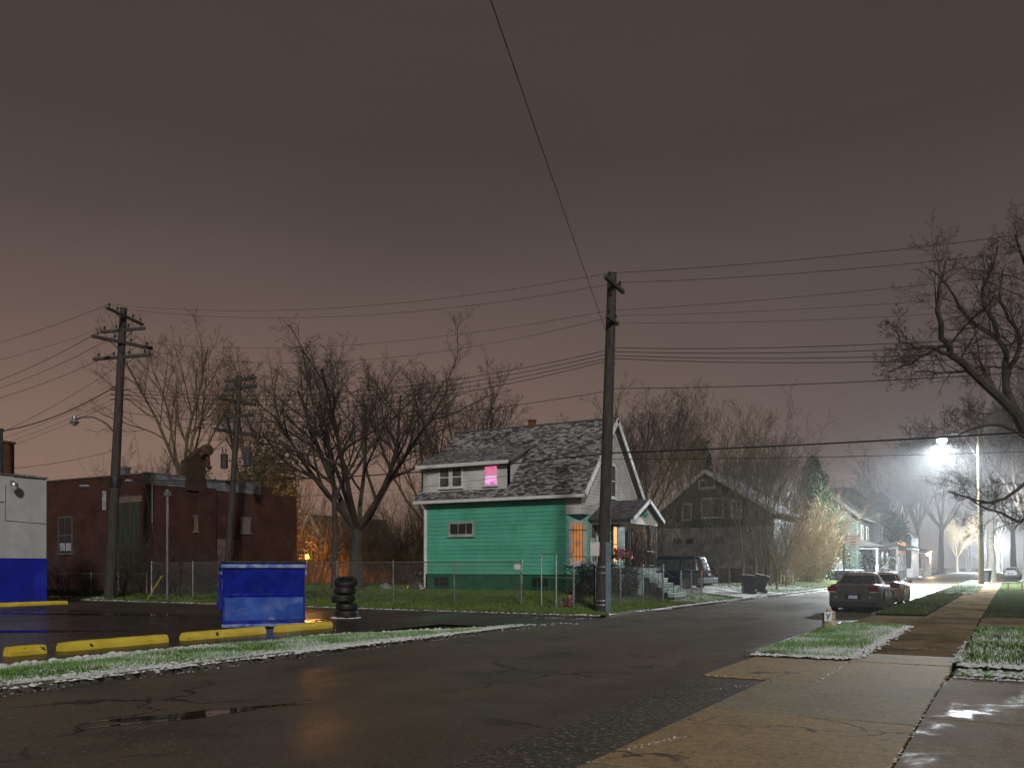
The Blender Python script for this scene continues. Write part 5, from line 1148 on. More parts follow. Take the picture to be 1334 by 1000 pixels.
for k in range(12): a = k * .5236; mb.tube([cc + V((.23 * math.cos(a), .23 * math.sin(a), 0)), cc + V((.16 * math.cos(a + .5), .16 * math.sin(a + .5), -.42))], .008, 3); mb.tube([cc + V((.23 * math.cos(a), .23 * math.sin(a), 0)), cc + V((.16 * math.cos(a - .5), .16 * math.sin(a - .5), -.42))], .008, 3)
mb.build('net', TRIM, rm_)
sx, sy = at(1080, 23.6); st = root('painted_stump', 'short pale post with a white paper sign at the grass edge behind the grey sedan', 'stump', (sx, sy, .0)); mb = MB(); r_ = random.Random(3)
prof = [(.20, 0), (.185, .1), (.17, .3), (.165, .48), (.12, .56), (.0, .55)]; mb.lathe(prof, (sx, sy, 0), 14)
mb.v = [(x + r_.uniform(-.015, .015), y + r_.uniform(-.015, .015), z + (.05 * math.sin(x * 30) if z > .4 else 0)) for x, y, z in mb.v]; mb.build('post', mat('pale_weathered_post', (.50, .45, .36), (.26, .2, .12), rough=.85, vs=7, bs=20, bstr=.6, c3=(.6, .6, .6), c3s=4), st, smooth=True)
cd = V((-sx, -sy, 0)).normalized(); cu = V((-cd.y, cd.x, 0)); cu = -cu if cu.x < 0 else cu; q = V((sx, sy, .39)) + cd * .178 - cu * .02
mb = MB(); mb.obox(q - cu * .10 - V((0, 0, .13)), cu * .2, cd * .012, (0, 0, .26)); pp = mb.build('paper_sign', mat('white_paper', (.75, .76, .76), (.62, .64, .65), rough=.7), st)
mb = MB(); f = q + cd * .0135
for p0, p1 in (((-.05, .08), (.01, -.02)), ((.05, .08), (.0, -.01)), ((.0, 0), (-.02, -.09)), ((-.03, -.03), (.035, .03))): mb.bar(f + cu * p0[0] + V((0, 0, p0[1])), f + cu * p1[0] + V((0, 0, p1[1])), .028, .004, up=cd)
mb.build('dark_mark', mat('teal_ink', (.03, .12, .13)), pp)
bx, by = at(1320, 62); be = root('bench', 'pale bent slab bench at the right edge of the pavement', 'bench', (bx, by, .08)); mb = MB(); mb.hexa([(bx - .7, by - .2, .5), (bx + .7, by - .2, .58), (bx + .7, by + .2, .58), (bx - .7, by + .2, .5), (bx - .7, by - .2, .58), (bx + .7, by - .2, .66), (bx + .7, by + .2, .66), (bx - .7, by + .2, .58)]); mb.build('seat', mat('pale_board_seat', (.5, .5, .45), (.35, .35, .3), rough=.7), be)
mb = MB(); mb.bar((bx + .4, by + .18, .62), (bx + .95, by + .2, .95), .3, .06); mb.build('backrest', MATS['pale_board_seat'], be)
for k in (-.35, .5): mb = MB(); mb.box(bx + k, bx + k + .08, by - .15, by + .15, .0, .52); mb.build('leg', METAL, be)
gx, gy = at(742, 33.5); go = root('lawn_ornament', 'small red lawn ornament with round pale top on the grass by the fence', 'ornament', (gx, gy, lawnz(gx, gy) - .02)); z = lawnz(gx, gy)
mb = MB(); mb.lathe([(.13, 0), (.15, .08), (.11, .25), (.06, .33), (0, .34)], (gx, gy, z), 12); mb.tube([(gx - .1, gy - .05, z + .25), (gx - .2, gy - .15, z + .06), (gx - .34, gy - .2, z + .03)], [.05, .06, .045], 7); mb.build('body', mat('faded_red_paint', (.13, .018, .014), (.07, .012, .01), rough=.6), go, smooth=True)
mb = MB(); mb.lathe([(.02, .30), (.085, .34), (.11, .41), (.09, .49), (0, .53)], (gx, gy, z), 12); mb.build('head', mat('pale_red_paint', (.26, .12, .10), rough=.6), go, smooth=True)
def heap(name, label, cat, px, d, w, h, mt, seed=1, zoff=0):
    x, y = at(px, d); z = gz(x, y) + zoff; r_ = random.Random(seed); mb = MB(); ph = [r_.uniform(0, 6) for _ in range(4)]
    def fn(a, b):
        th = 6.2832 * a; k = 1 + .15 * math.sin(3 * th + ph[0]) + .1 * math.sin(5 * th + 3 * b + ph[1]); ra = math.cos(b * 1.5708); return (x + w * k * ra * math.cos(th), y + w * .7 * k * ra * math.sin(th), z + h * math.sin(b * 1.5708) * (1 + .12 * math.sin(4 * th + ph[2])))
    mb.grid(fn, 20, 8); return tag(mb.build(name, mt, None, smooth=True), label, cat)
heap('sack', 'pale stuffed sack lying behind the fence left of the green house', 'sack', 502, 47, .34, .3, mat('pale_sack', (.20, .205, .22), (.09, .09, .1), rough=.5, vs=5))
heap('rubbish_bag', 'dark rubbish bag heaped at the left corner of the green house', 'rubbish bag', 541, 45.5, .5, .45, mat('black_bag', (.02, .02, .02), (.1, .1, .1), rough=.35, vs=9, bs=12, bstr=.8), 2)
bx, by = at(548, 46.2); gr = root('barbecue', 'small dark kettle barbecue standing by the left corner of the green house', 'barbecue', (bx, by, gz(bx, by))); z = gz(bx, by); mb = MB(); mb.lathe([(0, .62), (.2, .66), (.29, .8), (.27, .95), (.15, 1.06), (0, 1.09)], (bx, by, z), 14); mb.build('kettle', BLK, gr, smooth=True)
for k in range(3): a = k * 2.094; mb = MB(); mb.tube([(bx + .12 * math.cos(a), by + .12 * math.sin(a), z + .68), (bx + .3 * math.cos(a), by + .3 * math.sin(a), z)], .015, 5); mb.build('leg', DMETAL, gr)
for px, d, s, lb in ((655, 21.5, 1, 'left'), (190, 26, 2, '')): pass
# flowers on the porch rail
FPK = mat('pink_petals', (.55, .03, .12), (.7, .3, .36), rough=.5, vs=12); fl = root('flower_basket', 'basket of pink flowers hanging on the porch rail', 'flowers', (-15.6, 37.55, 2.25)); r_ = random.Random(6)
mb = MB(); mb.lathe([(.12, -.2), (.42, -.16), (.5, 0), (.46, .03)], (-15.75, 37.5, 2.28), 12); mb.build('basket', BROWNTWIG, fl)
p1, p2 = [MB() for _ in range(18)], MB()
fc_ = [(r_.uniform(0, 6.28), r_.uniform(0, 1)) for _ in range(18)]
for k in range(200):
    a, b = fc_[(k // 3) % 18]; a += r_.gauss(0, .12); b = min(1, max(0, b + r_.gauss(0, .05))); rr_ = .62 * math.sqrt(b); c = V((-15.75 + rr_ * math.cos(a) * 1.0, 37.45 + rr_ * math.sin(a), 2.33 + .34 * (1 - b) * r_.random() - (.3 * b if b > .7 else 0)))
    q = p1[(k // 3) % 18] if k % 3 else p2; n = V((r_.gauss(0, 1), r_.gauss(0, 1), r_.gauss(0, 1) + .5)).normalized(); u = n.orthogonal().normalized(); w = n.cross(u); s = r_.uniform(.045, .09)
    q.poly([c + u * s, c + w * s * .7, c - u * s, c - w * s * .7])
    q.poly([c + n * s, c + w * s * .6, c - n * s * .7, c - w * s * .6])
[z_.build('flower', FPK, fl) for z_ in p1]; p2.build('leaves', HEDGE, fl)

# ------------------------------------------------------------------ vegetation
def rot(v, ax, a): return Matrix.Rotation(a, 3, ax) @ v
def limb(mb, p, d, L_, r0, r1, rng, wander, trop, sides, seg):
    n = max(2, int(L_ / seg)); pts = [p.copy()]; d = d.copy()
    for i in range(n):
        d = (d + V((rng.gauss(0, wander), rng.gauss(0, wander), rng.gauss(0, wander) + trop))).normalized(); p = p + d * (L_ / n); pts.append(p.copy())
    mb.tube(pts, [r0 + (r1 - r0) * i / n for i in range(n + 1)], sides, False); return pts
def branches(mb, pts, L_, r0, r1, lvl, P, rng):
    if lvl >= len(P['n']): return
    k = P['n'][lvl]; k = max(1, int(k * rng.uniform(.75, 1.25) + .5)); n = len(pts) - 1; az = rng.uniform(0, 6.28)
    for i in range(k):
        t = P['st'][lvl] + (1 - P['st'][lvl]) * (i + rng.uniform(.1, .9)) / k; f = t * n; j = min(n - 1, int(f)); p = pts[j].lerp(pts[j + 1], f - j); d = (pts[j + 1] - pts[j]).normalized()
        az += 2.4 + rng.uniform(-.5, .5); a = R(P['ang'][lvl]) * rng.uniform(.65, 1.3); ax = rot(d.orthogonal().normalized(), d, az); nd = rot(d, ax, a)
        l = L_ * P['len'][lvl] * rng.uniform(.65, 1.15) * (1.15 - .55 * t); r = (r0 + (r1 - r0) * t) * P['rad'][lvl]; r = max(r, P['rmin']); re = max(P['rmin'] * .7, r * .45)
        q = limb(mb, p, nd, l, r, re, rng, P['wan'][lvl], P['trop'][lvl], (7, 5, 4, 3, 3, 3)[min(5, lvl + P.get('off', 0))], max(.12, l / P['seg'][lvl])); branches(mb, q, l, r, re, lvl + 1, P, rng)
BIG = dict(n=(8, 7, 6, 5), st=(.25, .22, .2, .15), ang=(42, 44, 44, 42), len=(.62, .55, .52, .5), rad=(.62, .52, .5, .6), wan=(.10, .13, .16, .18), trop=(.05, .05, .05, .05), seg=(7, 5, 4, 3), rmin=.0065)
FINE = dict(n=(9, 6, 5, 4), st=(.28, .2, .2, .15), ang=(32, 34, 38, 40), len=(.5, .5, .5, .5), rad=(.5, .5, .5, .6), wan=(.06, .08, .12, .15), trop=(.06, .07, .06, .04), seg=(6, 4, 3, 3), rmin=.009)
FAR = dict(n=(10, 7, 7), st=(.25, .2, .15), ang=(34, 38, 42), len=(.5, .5, .5), rad=(.5, .5, .5), wan=(.08, .1, .15), trop=(.05, .05, .04), seg=(5, 4, 3), rmin=.018)
def tree(label, base, H, r0, P, seed, bark=BARK, twig=TWIG, trunk=.42, lean=(0, 0), group=None, limbs=None, name='bare_tree', lead=True):
    rng = random.Random(seed); g = root(name, label, 'tree', base, group); b = V(base); mt, mc = MB(), MB(); top = b + V((lean[0], lean[1], H * trunk))
    n = 6; pts = [b - V((0, 0, .3))]
    for i in range(1, n + 1): t = i / n; pts.append(b.lerp(top, t) + V((rng.gauss(0, .05), rng.gauss(0, .05), 0)) * H * .06)
    mt.tube(pts, [r0 * (1.45 if i == 0 else 1.0 - .38 * i / n) for i in range(n + 1)], 12, False); re = r0 * .62
    k = limbs or 5; az = rng.uniform(0, 6.28)
    for i in range(k):
        a = az + 6.283 * i / k + rng.uniform(-.35, .35); sp = R(P.get('spread', 38)) * rng.uniform(.55, 1.15); d = V((math.cos(a) * math.sin(sp), math.sin(a) * math.sin(sp), math.cos(sp))); l = H * (1 - trunk) * rng.uniform(.85, 1.15) / max(.75, math.cos(sp * .7)); r = re * rng.uniform(.5, .75)
        q = limb(mc, pts[-1] - V((0, 0, rng.uniform(0, .12) * H * trunk)), d, l, r, r * .3, rng, .07, P.get('ltrop', .07), 8, l / 8); branches(mc, q, l, r, r * .3, 0, P, rng)
    mt.build('trunk', bark, g, smooth=True); mc.build('crown', twig, g, smooth=False); return g
def dup(o, label, loc, rz, s, group=None):
    c = copy_tree(o); c['label'] = label; c.location = loc; c.rotation_euler = (0, 0, rz); c.scale = (s[0], s[0], s[1]) if hasattr(s, '__len__') else (s, s, s)
    if group: c['group'] = group
    return c
def gp3(px, d): x, y = at(px, d); return (x, y, gz(x, y))
TG1 = 'bare trees behind the houses'
BIG['spread'] = 40; BIG['ltrop'] = .05
tree('big spreading bare tree between the dumpster and the green house', gp3(464, 47), 10.8, .41, BIG, 29, trunk=.30, limbs=7)
P5 = dict(FINE); P5['n'] = (9, 6, 4); tree('slim dark bare tree just left of the big spreading tree', gp3(436, 46), 10.5, .20, P5, 4, trunk=.5, limbs=3)
TA = tree('tall brown lit bare tree behind the brick building', gp3(243, 76), 19.5, .40, dict(FINE, spread=26), 8, BROWNTWIG, BROWNTWIG, trunk=.42, limbs=6)
dup(TA, 'second brown lit bare tree behind the transformer pole', gp3(322, 84), 2.1, (.9, .96))
TB = tree('bare tree rising just left of the green house roof', gp3(605, 62), 13.4, .30, dict(FINE, spread=34), 15, trunk=.35, limbs=6)
dup(TB, 'bare tree low behind the left end of the green house roof', gp3(556, 66), 1.3, (.95, .93)); dup(TB, 'brown lit bare tree behind the street lamp arm', gp3(188, 70), 3.9, (.6, .68))
dup(TB, 'bare tree above the right side of the green house gable', gp3(846, 78), 2.6, (1.0, 1.0)); dup(TA, 'slender bare tree behind the shingled house left of its gable', gp3(892, 86), 4.0, (.72, .80)); dup(TB, 'bare tree behind the right slope of the shingled house', gp3(957, 92), .7, (1.0, .98)); dup(TA, 'faint bare tree above the bright bush', gp3(1022, 100), 1.1, (.75, .68)); dup(TB, 'faint bare tree between the bright bush and the dark spruce', gp3(1000, 84), 5.2, (.85, .86)); dup(TB, 'dense bare tree right against the green house gable', gp3(822, 66), 4.4, (.95, .93))
dup(TB, 'bare tree behind the ridge of the green house', gp3(742, 84), 3.3, (.9, .92))
SAP = dict(n=(7, 5, 3), st=(.2, .15, .1), ang=(30, 36, 40), len=(.45, .5, .5), rad=(.5, .55, .6), wan=(.07, .1, .14), trop=(.06, .05, .04), seg=(5, 4, 3), rmin=.009, spread=24)
SG = 'bare saplings in front of the shingled house'; SP = tree('thin sapling at the left corner of the shingled house', gp3(866, 60), 8.2, .09, SAP, 31, SAPT, SAPT, trunk=.2, limbs=4, group=SG)
STW = dict(SAP)
for i, (px, d, rz, s, lb) in enumerate(((1012, 58, 6, .8, 'sapling left of the brush, nearest the verge'), (994, 56, 1.6, 1.0, 'sapling leaning over the rear bin'), (1024, 62, 3.6, .7, 'sapling standing in the brush'), (936, 60, 2.2, .9, 'sapling over the lower olive window'), (884, 59, 1, .95, 'sapling crossing the left window of the shingled house'), (908, 61, 2, .8, 'sapling below the double window of the shingled house'), (950, 58, 3, 1.05, 'sapling just right of the double window of the shingled house'), (968, 57, 4.2, 1.15, 'sapling behind the front wheeled bin'), (984, 59, 5.1, 1.25, 'sapling rising right behind the pair of bins'), (1003, 61, .4, 1.2, 'tallest sapling left of the bright bush'), (850, 57, 2.5, .9, 'sapling beside the far corner of the porch'))): dup(SP, 'thin bare ' + lb, gp3(px, d), rz, s, SG)
def bush(label, base, n, H, spread, mt, seed, name='bare_bush', r=.012, sub=7, cat='bush', group=None):
    rng = random.Random(seed); g = root(name, label, cat, base, group); ms, mt_ = MB(), MB(); b = V(base)
    for i in range(n):
        a = rng.uniform(0, 6.28); q = rng.uniform(0, .9) * spread * .35; p = b + V((math.cos(a) * q, math.sin(a) * q, -.05)); sp = rng.uniform(.05, .75); d = V((math.cos(a) * sp, math.sin(a) * sp, 1)).normalized(); l = H * rng.uniform(.55, 1.1)
        pts = limb(ms, p, d, l, r * rng.uniform(.8, 1.6), r * .5, rng, .07, .0, 4, l / 6); branches(mt_, pts, l, r, r * .6, 0, dict(n=(sub, 4), st=(.15, .1), ang=(32, 38), len=(.36, .5), rad=(.8, .8), wan=(.1, .14), trop=(.02, .02), seg=(4, 3), rmin=r * .5, off=3), rng)
    ms.build('stems', mt, g); mt_.build('twigs', mt, g); return g
bush('large straw coloured bare bush lit up beside the verge', gp3(1052, 76), 170, 7.6, 5.2, STRAW, 3, r=.017)
bush('smaller straw coloured brush beside the bright bush, nearer the bins', gp3(1017, 65), 120, 5.6, 3.2, STRAW, 5, r=.012)
DB_ = 'dark brush behind the porch'; BD = bush('dark dense bare brush right behind the porch of the green house', gp3(822, 60), 45, 5.4, 3.4, TWIG, 19, r=.013, group=DB_)
for px, d, rz, s, lb in ((838, 59, 1.2, (.8, .8), 'just left of the parked minivan'), (814, 64, 4.1, (1.1, 1.2), 'nearest the far corner of the green house')): dup(BD, 'dark dense bare brush ' + lb, gp3(px, d), rz, s, DB_)
for px, d, rz, s, lb in ((205, 46.5, .7, (.75, .55), 'before the corner of the brick building'), (236, 45.5, 2.2, (.7, .45), 'at the foot of the grey metal mast'), (160, 46, 3.6, (.6, .5), 'around the foot of the four armed pole'), (84, 50, 5.0, (.8, .5), 'under the sash window of the brick building'), (270, 46, 4.0, (.6, .4), 'just left of the dumpster behind the fence')): dup(BD, 'dark tangled weeds ' + lb, gp3(px, d), rz, s, 'dark weeds along the brick wall')
BG = 'brush along the lane behind the big bare tree'; BS = bush('tangled brown bare brush behind the fence, nearest the big tree trunk', gp3(500, 58), 55, 5.6, 3.6, BROWNTWIG, 9, r=.013, group=BG)
for px, d, rz, s, lb in ((455, 62, 2.7, (.9, .9), 'behind the trunk of the big bare tree'), (478, 61, 5.5, (.8, .8), 'just right of the big bare tree trunk'), (521, 60.5, .9, (.9, .95), 'in the middle of the lamp lit lane'), (1006, 66, 3.3, (1.1, 1.35), 'below the right eave of the shingled house'), (535, 57, 1.2, (1, 1.1), 'next to the green house corner'), (548, 61, 2.3, (1, 1.3), 'tallest beside the green house corner'), (412, 60, 3.1, (1.0, .9), 'between the two dark tree trunks'), (404, 70, 4, (1.2, 1.4), 'just past the end of the brick building'), (360, 66, .4, (1.2, 1.8), 'above the right part of the brick roof'), (170, 66, 5, (1.3, 1.5), 'above the left part of the brick roof'), (222, 72, 2, (1.3, 1.6), 'above the corner of the brick building')): dup(BS, 'tangled brown bare brush ' + lb, gp3(px, d), rz, s, BG)
def leafy(name, label, base, shape, n, size, mt, seed, cat='shrub', trunk=None, cards=1):
    rng = random.Random(seed); g = root(name, label, cat, base); b = V(base); mb = MB()
    for _ in range(n):
        p, nd = shape(rng); p = b + p
        for _c in range(cards):
            n_ = (nd + V((rng.gauss(0, .7), rng.gauss(0, .7), rng.gauss(0, .7)))).normalized(); u = n_.orthogonal().normalized(); u = rot(u, n_, rng.uniform(0, 6.28)); w = n_.cross(u); s = size * rng.uniform(.5, 1.4); q = p + V((rng.gauss(0, size), rng.gauss(0, size), rng.gauss(0, size)))
            mb.poly([q - u * s, q + w * s * .45, q + u * s, q - w * s * .45])
    if trunk: t = MB(); t.tube([b - V((0, 0, .2)), b + V((0, 0, trunk[0]))], [trunk[1], trunk[1] * .3], 8); t.build('trunk', BARK, g)
    mb.build('crown' if trunk else 'leaves', mt, g); return g
def cone(H, Rb, z0=.6, seed=1):
    r_ = random.Random(seed); lob = [(r_.uniform(0, 6.28), r_.uniform(0, 1), r_.uniform(.1, .3)) for _ in range(26)]
    def f(rng):
        t = rng.random() ** 1.5; a = rng.uniform(0, 6.28); k = 1.0
        for la, lt, ls in lob: k += ls * math.exp(-((math.sin((a - la) / 2) * 2) ** 2 * 3 + (t - lt) ** 2 * 60)) 
        rr_ = Rb * (1 - t) ** .8 * k * (.55 + .5 * rng.random() ** .5) * (.86 + .14 * math.sin(t * 46)); return V((rr_ * math.cos(a), rr_ * math.sin(a), z0 + t * (H - z0) - rr_ * .12)), V((math.cos(a), math.sin(a), -.5))
    return f
cx_, cy_, cz_ = gp3(1059, 90); leafy('spruce_tree', 'dark conical spruce behind the bright bare bush', (cx_, cy_, cz_), cone(12.3, 4.1), 11000, .20, NEEDLE, 3, 'tree', (11, .2))
leafy('spruce_tree', 'narrow dark spruce top behind the shingled house gable', gp3(916, 92), cone(14.4, 2.8, seed=4), 5200, .24, NEEDLE, 6, 'tree', (13.2, .22))
def blob(rx, ry, rz_, seed, z0=0.0):
    r_ = random.Random(seed); cl = [(V((r_.gauss(0, .5) * rx, r_.gauss(0, .5) * ry, z0 + rz_ * (.25 + .75 * r_.random()))), r_.uniform(.28, .5)) for _ in range(22)]
    def f(rng):
        c, s = rng.choice(cl); d = V((rng.gauss(0, 1), rng.gauss(0, 1), rng.gauss(0, 1))).normalized(); q = s * (.6 + .45 * rng.random()); p = c + V((d.x * rx * q, d.y * ry * q, d.z * rz_ * q * .8)); p.z = max(.02, p.z); return p, d
    return f
leafy('evergreen_tree', 'olive leafy mass of creeper grown tree right of the transformer pole', gp3(352, 68), blob(3.9, 3.0, 9.4, 2), 9000, .17, OLIVE, 3, 'tree', (7, .25))
leafy('evergreen_shrub', 'dark clipped shrub in front of the orange bay window', (*at(762, 37.3), .28), blob(.85, .7, 1.35, 5), 4200, .055, HEDGE, 4, 'shrub')
leafy('evergreen_shrub', 'dark shrub between the pole and the front steps', (*at(808, 38.6), .28), blob(.85, .6, 1.35, 8), 3800, .055, HEDGE, 5, 'shrub')
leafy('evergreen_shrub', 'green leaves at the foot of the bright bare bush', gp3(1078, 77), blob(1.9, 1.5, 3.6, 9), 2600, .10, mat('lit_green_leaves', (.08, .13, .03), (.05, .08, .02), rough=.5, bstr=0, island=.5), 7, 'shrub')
leafy('evergreen_tree', 'dark leafy tree standing before the hip roofed house', gp3(1158, 112), blob(1.5, 1.5, 4.2, 12, 4.4), 2600, .22, NEEDLE, 9, 'tree', (7, .22))
leafy('evergreen_shrub', 'dark shrubs at the foot of the sage green house porch', gp3(1135, 95), blob(2.2, 2, 2.3, 14), 1800, .15, HEDGE, 10, 'shrub')
# right hand trees
FARG = 'bare street trees farther along the street'
TL = tree('light barked tree lit beside the tall lamp pole', (*at(1291, 96), .08), 19, .48, dict(FINE, spread=44, ltrop=.0, rmin=.014, n=(10, 7, 6, 4)), 41, PALEBARK, TWIG, trunk=.42, limbs=7)
TF = tree('dark trunked street tree left of the glowing pale tree', (*at(1226, 176), .1), 24, .62, dict(FAR, spread=42), 44, BARK, TWIG, trunk=.4, limbs=7, group=FARG)
tree('pale glowing bare tree lit from below far along the street', (*at(1247, 248), .1), 14.5, .42, dict(FAR, spread=42, rmin=.028), 46, PALEBARK, STRAW, trunk=.30, limbs=7)  # straw twigs carry part of the white lamp light in their colour
for px, d, rz, s, lb in ((1168, 150, 1.0, .8, 'bare tree rising hazily above the porch lamp'), (1195, 165, 2.0, .95, 'bare tree hazy behind the glow of the street lamp'), (1320, 150, 3.0, .85, 'bare tree over the far parked car'), (1262, 260, 4.0, .9, 'hazy tree at the far end of the street'), (1338, 84, 5.0, .62, 'dark tree at the right edge above the bench'), (1300, 240, 2.7, .9, 'hazy tree beyond the far street lamp'), (1130, 170, .2, .7, 'hazy bare tree behind the hip roofed house')): dup(TF, lb, (*at(px, d), .1), rz, s, FARG)
# the big limb reaching in from the right
BT = dict(n=(11, 6, 6, 4), st=(.12, .15, .15, .1), ang=(48, 46, 46, 44), len=(.35, .52, .5, .5), rad=(.30, .5, .5, .6), wan=(.12, .14, .17, .18), trop=(.03, .03, .03, .02), seg=(7, 5, 4, 3), rmin=.0045)
rb = V((*at(1404, 29), 0)); rt = root('bare_tree', 'large bare tree reaching in from the right edge above the street lamp', 'tree', tuple(rb)); rng = random.Random(77); mt_, mc_ = MB(), MB()
def wp(px, py, d): return V((*at(px, d), zat(py, d)))
mt_.tube([rb - V((0, 0, .3)), rb + V((0, 0, .5)), wp(1398, 690, 29), wp(1385, 625, 29), wp(1358, 590, 29)], [.75, .5, .40, .32, .23], 12, False); mt_.build('trunk', BARK, rt, smooth=True)
for pth, r0_ in (([(1360, 592, 29), (1334, 560, 29), (1305, 520, 28.6), (1262, 480, 28), (1238, 462, 27.6), (1226, 440, 27.3), (1221, 405, 27), (1224, 372, 27), (1232, 340, 27)], .19), ([(1345, 572, 29), (1318, 525, 29.3), (1310, 486, 29.6), (1312, 462, 30), (1298, 440, 30.3), (1272, 424, 30.6), (1250, 400, 31), (1234, 372, 31.2), (1212, 350, 31.3)], .15), ([(1312, 480, 29.6), (1328, 455, 29.8), (1322, 425, 30), (1310, 405, 30.2), (1302, 380, 30.4), (1306, 350, 30.5)], .10), ([(1300, 440, 30.3), (1282, 400, 30), (1280, 375, 30), (1292, 350, 29.8), (1300, 320, 29.6)], .09), ([(1352, 575, 29), (1372, 500, 28.5), (1352, 420, 28.3), (1338, 350, 28), (1322, 305, 28)], .16), ([(1290, 505, 28.4), (1276, 470, 29), (1272, 440, 29.4), (1268, 418, 29.6)], .05), ([(1240, 462, 27.6), (1215, 452, 27.2), (1190, 452, 27), (1172, 445, 26.8), (1166, 430, 26.7)], .075), ([(1232, 450, 27.5), (1210, 460, 28), (1185, 475, 28.4), (1170, 480, 28.6)], .05), ([(1350, 580, 29), (1320, 560, 28), (1290, 553, 27.4), (1262, 560, 27), (1240, 570, 26.8)], .06), ([(1370, 605, 29), (1340, 625, 28), (1308, 650, 27.5), (1290, 655, 27.2), (1262, 648, 27), (1235, 640, 26.8)], .065), ([(1360, 640, 28), (1330, 680, 27.5), (1305, 668, 27.2), (1284, 662, 27), (1260, 645, 26.8)], .06)):
    pts = [wp(*q) for q in pth]; ln = sum((b - a).length for a, b in zip(pts[:-1], pts[1:])); fine = []
    for a, b in zip(pts[:-1], pts[1:]): fine += [a, a.lerp(b, .5) + V((rng.gauss(0, .04), rng.gauss(0, .04), rng.gauss(0, .04)))]
    fine.append(pts[-1]); mc_.tube(fine, [r0_ + (max(.018, r0_ * .16) - r0_) * i / (len(fine) - 1) for i in range(len(fine))], 8, False); branches(mc_, fine, max(ln, 3.6), r0_, max(.018, r0_ * .18), 0, BT, rng)
mc_.build('crown', TWIG, rt)

# ------------------------------------------------------------------ street lamps that are lit
LAMPM = mat('lamp_head_metal', (.3, .3, .3), rough=.4, metal=.7); GLOW = mat('cool_lit_lens', (1, 1, 1), emit=(.86, .95, 1.0), es=520, bstr=0)
PYEL = mat('pale_treated_pole', (.075, .055, .014), (.045, .034, .01), rough=.75, vs=4, bs=16, bstr=.5, scale=(4, 4, .6))
lb_ = V((*at(1278.5, 76), 0)); lt_ = V((*at(1275, 76), zat(566, 76))); s1 = root('street_lamp', 'lit cool white street lamp on a tall pale wooden pole over the street', 'street lamp', tuple(lb_), 'lit street lamps')
mb = MB(); mb.tube([lb_.lerp(lt_, i / 6) for i in range(7)], [.26 - .02 * i for i in range(7)], 12); mb.build('pole', PYEL, s1, smooth=True)
hd = V((*at(1227, 77.6), zat(575, 77.6))); mb = MB(); mb.tube([lt_ - V((0, 0, .9)), lt_.lerp(hd, .3) + V((0, 0, .2)), lt_.lerp(hd, .7) + V((0, 0, .5)), hd + V((0, 0, .3))], .05, 7); mb.tube([lt_ - V((0, 0, 2.2)), lt_.lerp(hd, .45) + V((0, 0, .3))], .02, 5); mb.build('arm', LAMPM, s1, smooth=True)
mb = MB(); mb.lathe([(.05, .42), (.2, .38), (.34, .26), (.42, .2)], hd, 14); mb.build('lamp_head', LAMPM, s1, smooth=True); mb = MB(); mb.lathe([(.40, .19), (.38, .02), (.25, -.14), (0, -.2)], hd, 14); mb.build('lens', GLOW, s1, smooth=True)
def lamp(name, loc, energy, col, r=.15, typ='POINT', **k):
    d = bpy.data.lights.new(name, typ); d.energy = energy; d.color = col; d.shadow_soft_size = r
    for a, b in k.items(): setattr(d, a, b)
    o = bpy.data.objects.new(name, d); COL.objects.link(o); o.location = loc; return o
lamp('street_lamp_light', hd - V((0, 0, .34)), LAMP_E, (.86, .95, 1.0), .25, 'SPOT', spot_size=R(LAMP_A), spot_blend=LAMP_B)
f2 = V((*at(1298, 226), zat(709, 226))); s2 = root('street_lamp', 'tiny lit street lamp far down the street', 'street lamp', (f2.x + 1.4, f2.y, 0), 'lit street lamps'); mb = MB(); mb.tube([(f2.x + 1.4, f2.y, 0), (f2.x + 1.4, f2.y, f2.z + .4)], .12, 8); mb.tube([(f2.x + 1.4, f2.y, f2.z + .3), (f2.x, f2.y, f2.z + .3)], .05, 6); mb.build('pole', LAMPM, s2); mb = MB(); mb.lathe([(.1, .3), (.4, .2), (.42, .02), (.2, -.15), (0, -.2)], f2, 10); mb.build('lens', GLOW, s2)
lamp('far_street_lamp_light', f2 - V((0, 0, .5)), 110000, (.86, .95, 1.0), .25)
pl = V((*at(1209.5, 152), zat(722, 152))); s3 = root('porch_lamp', 'warm glowing porch lamp far along the left side of the street', 'lamp', (pl.x, pl.y, .2)); mb = MB(); mb.tube([(pl.x, pl.y, .1), (pl.x, pl.y, pl.z - .3)], .07, 7); mb.build('post', DMETAL, s3); mb = MB(); mb.lathe([(0, -.3), (.25, -.22), (.34, 0), (.25, .25), (0, .34)], pl, 12); mb.build('globe', mat('warm_lit_globe', (1, .8, .6), emit=(1, .72, .42), es=30, bstr=0), s3); lamp('porch_lamp_light', pl + V((.3, -.55, 0)), 1500, (1, .62, .34), .3)
lamp('lane_lamp_light', V((lx + .25, ly - .3, zat(725, 62.5) + .1)), 1800, (1, .42, .10), .6)
rs_ = root('round_sign', 'small round white sign on a thin post far along the street', 'sign', (*at(1270, 128), .1)); q = V((*at(1270, 128), zat(722, 128))); mb = MB(); mb.tube([(q.x, q.y, 0), (q.x, q.y, q.z + .3)], .04, 6); mb.build('post', METAL, rs_); mb = MB(); mb.lathe([(0, -.015), (.42, -.015), (.42, .015), (0, .015)], q - V((0, .07, 0)), 20, (0, 1, 0)); mb.build('sign_plate', mat('white_sign', (.75, .76, .78), rough=.4), rs_)

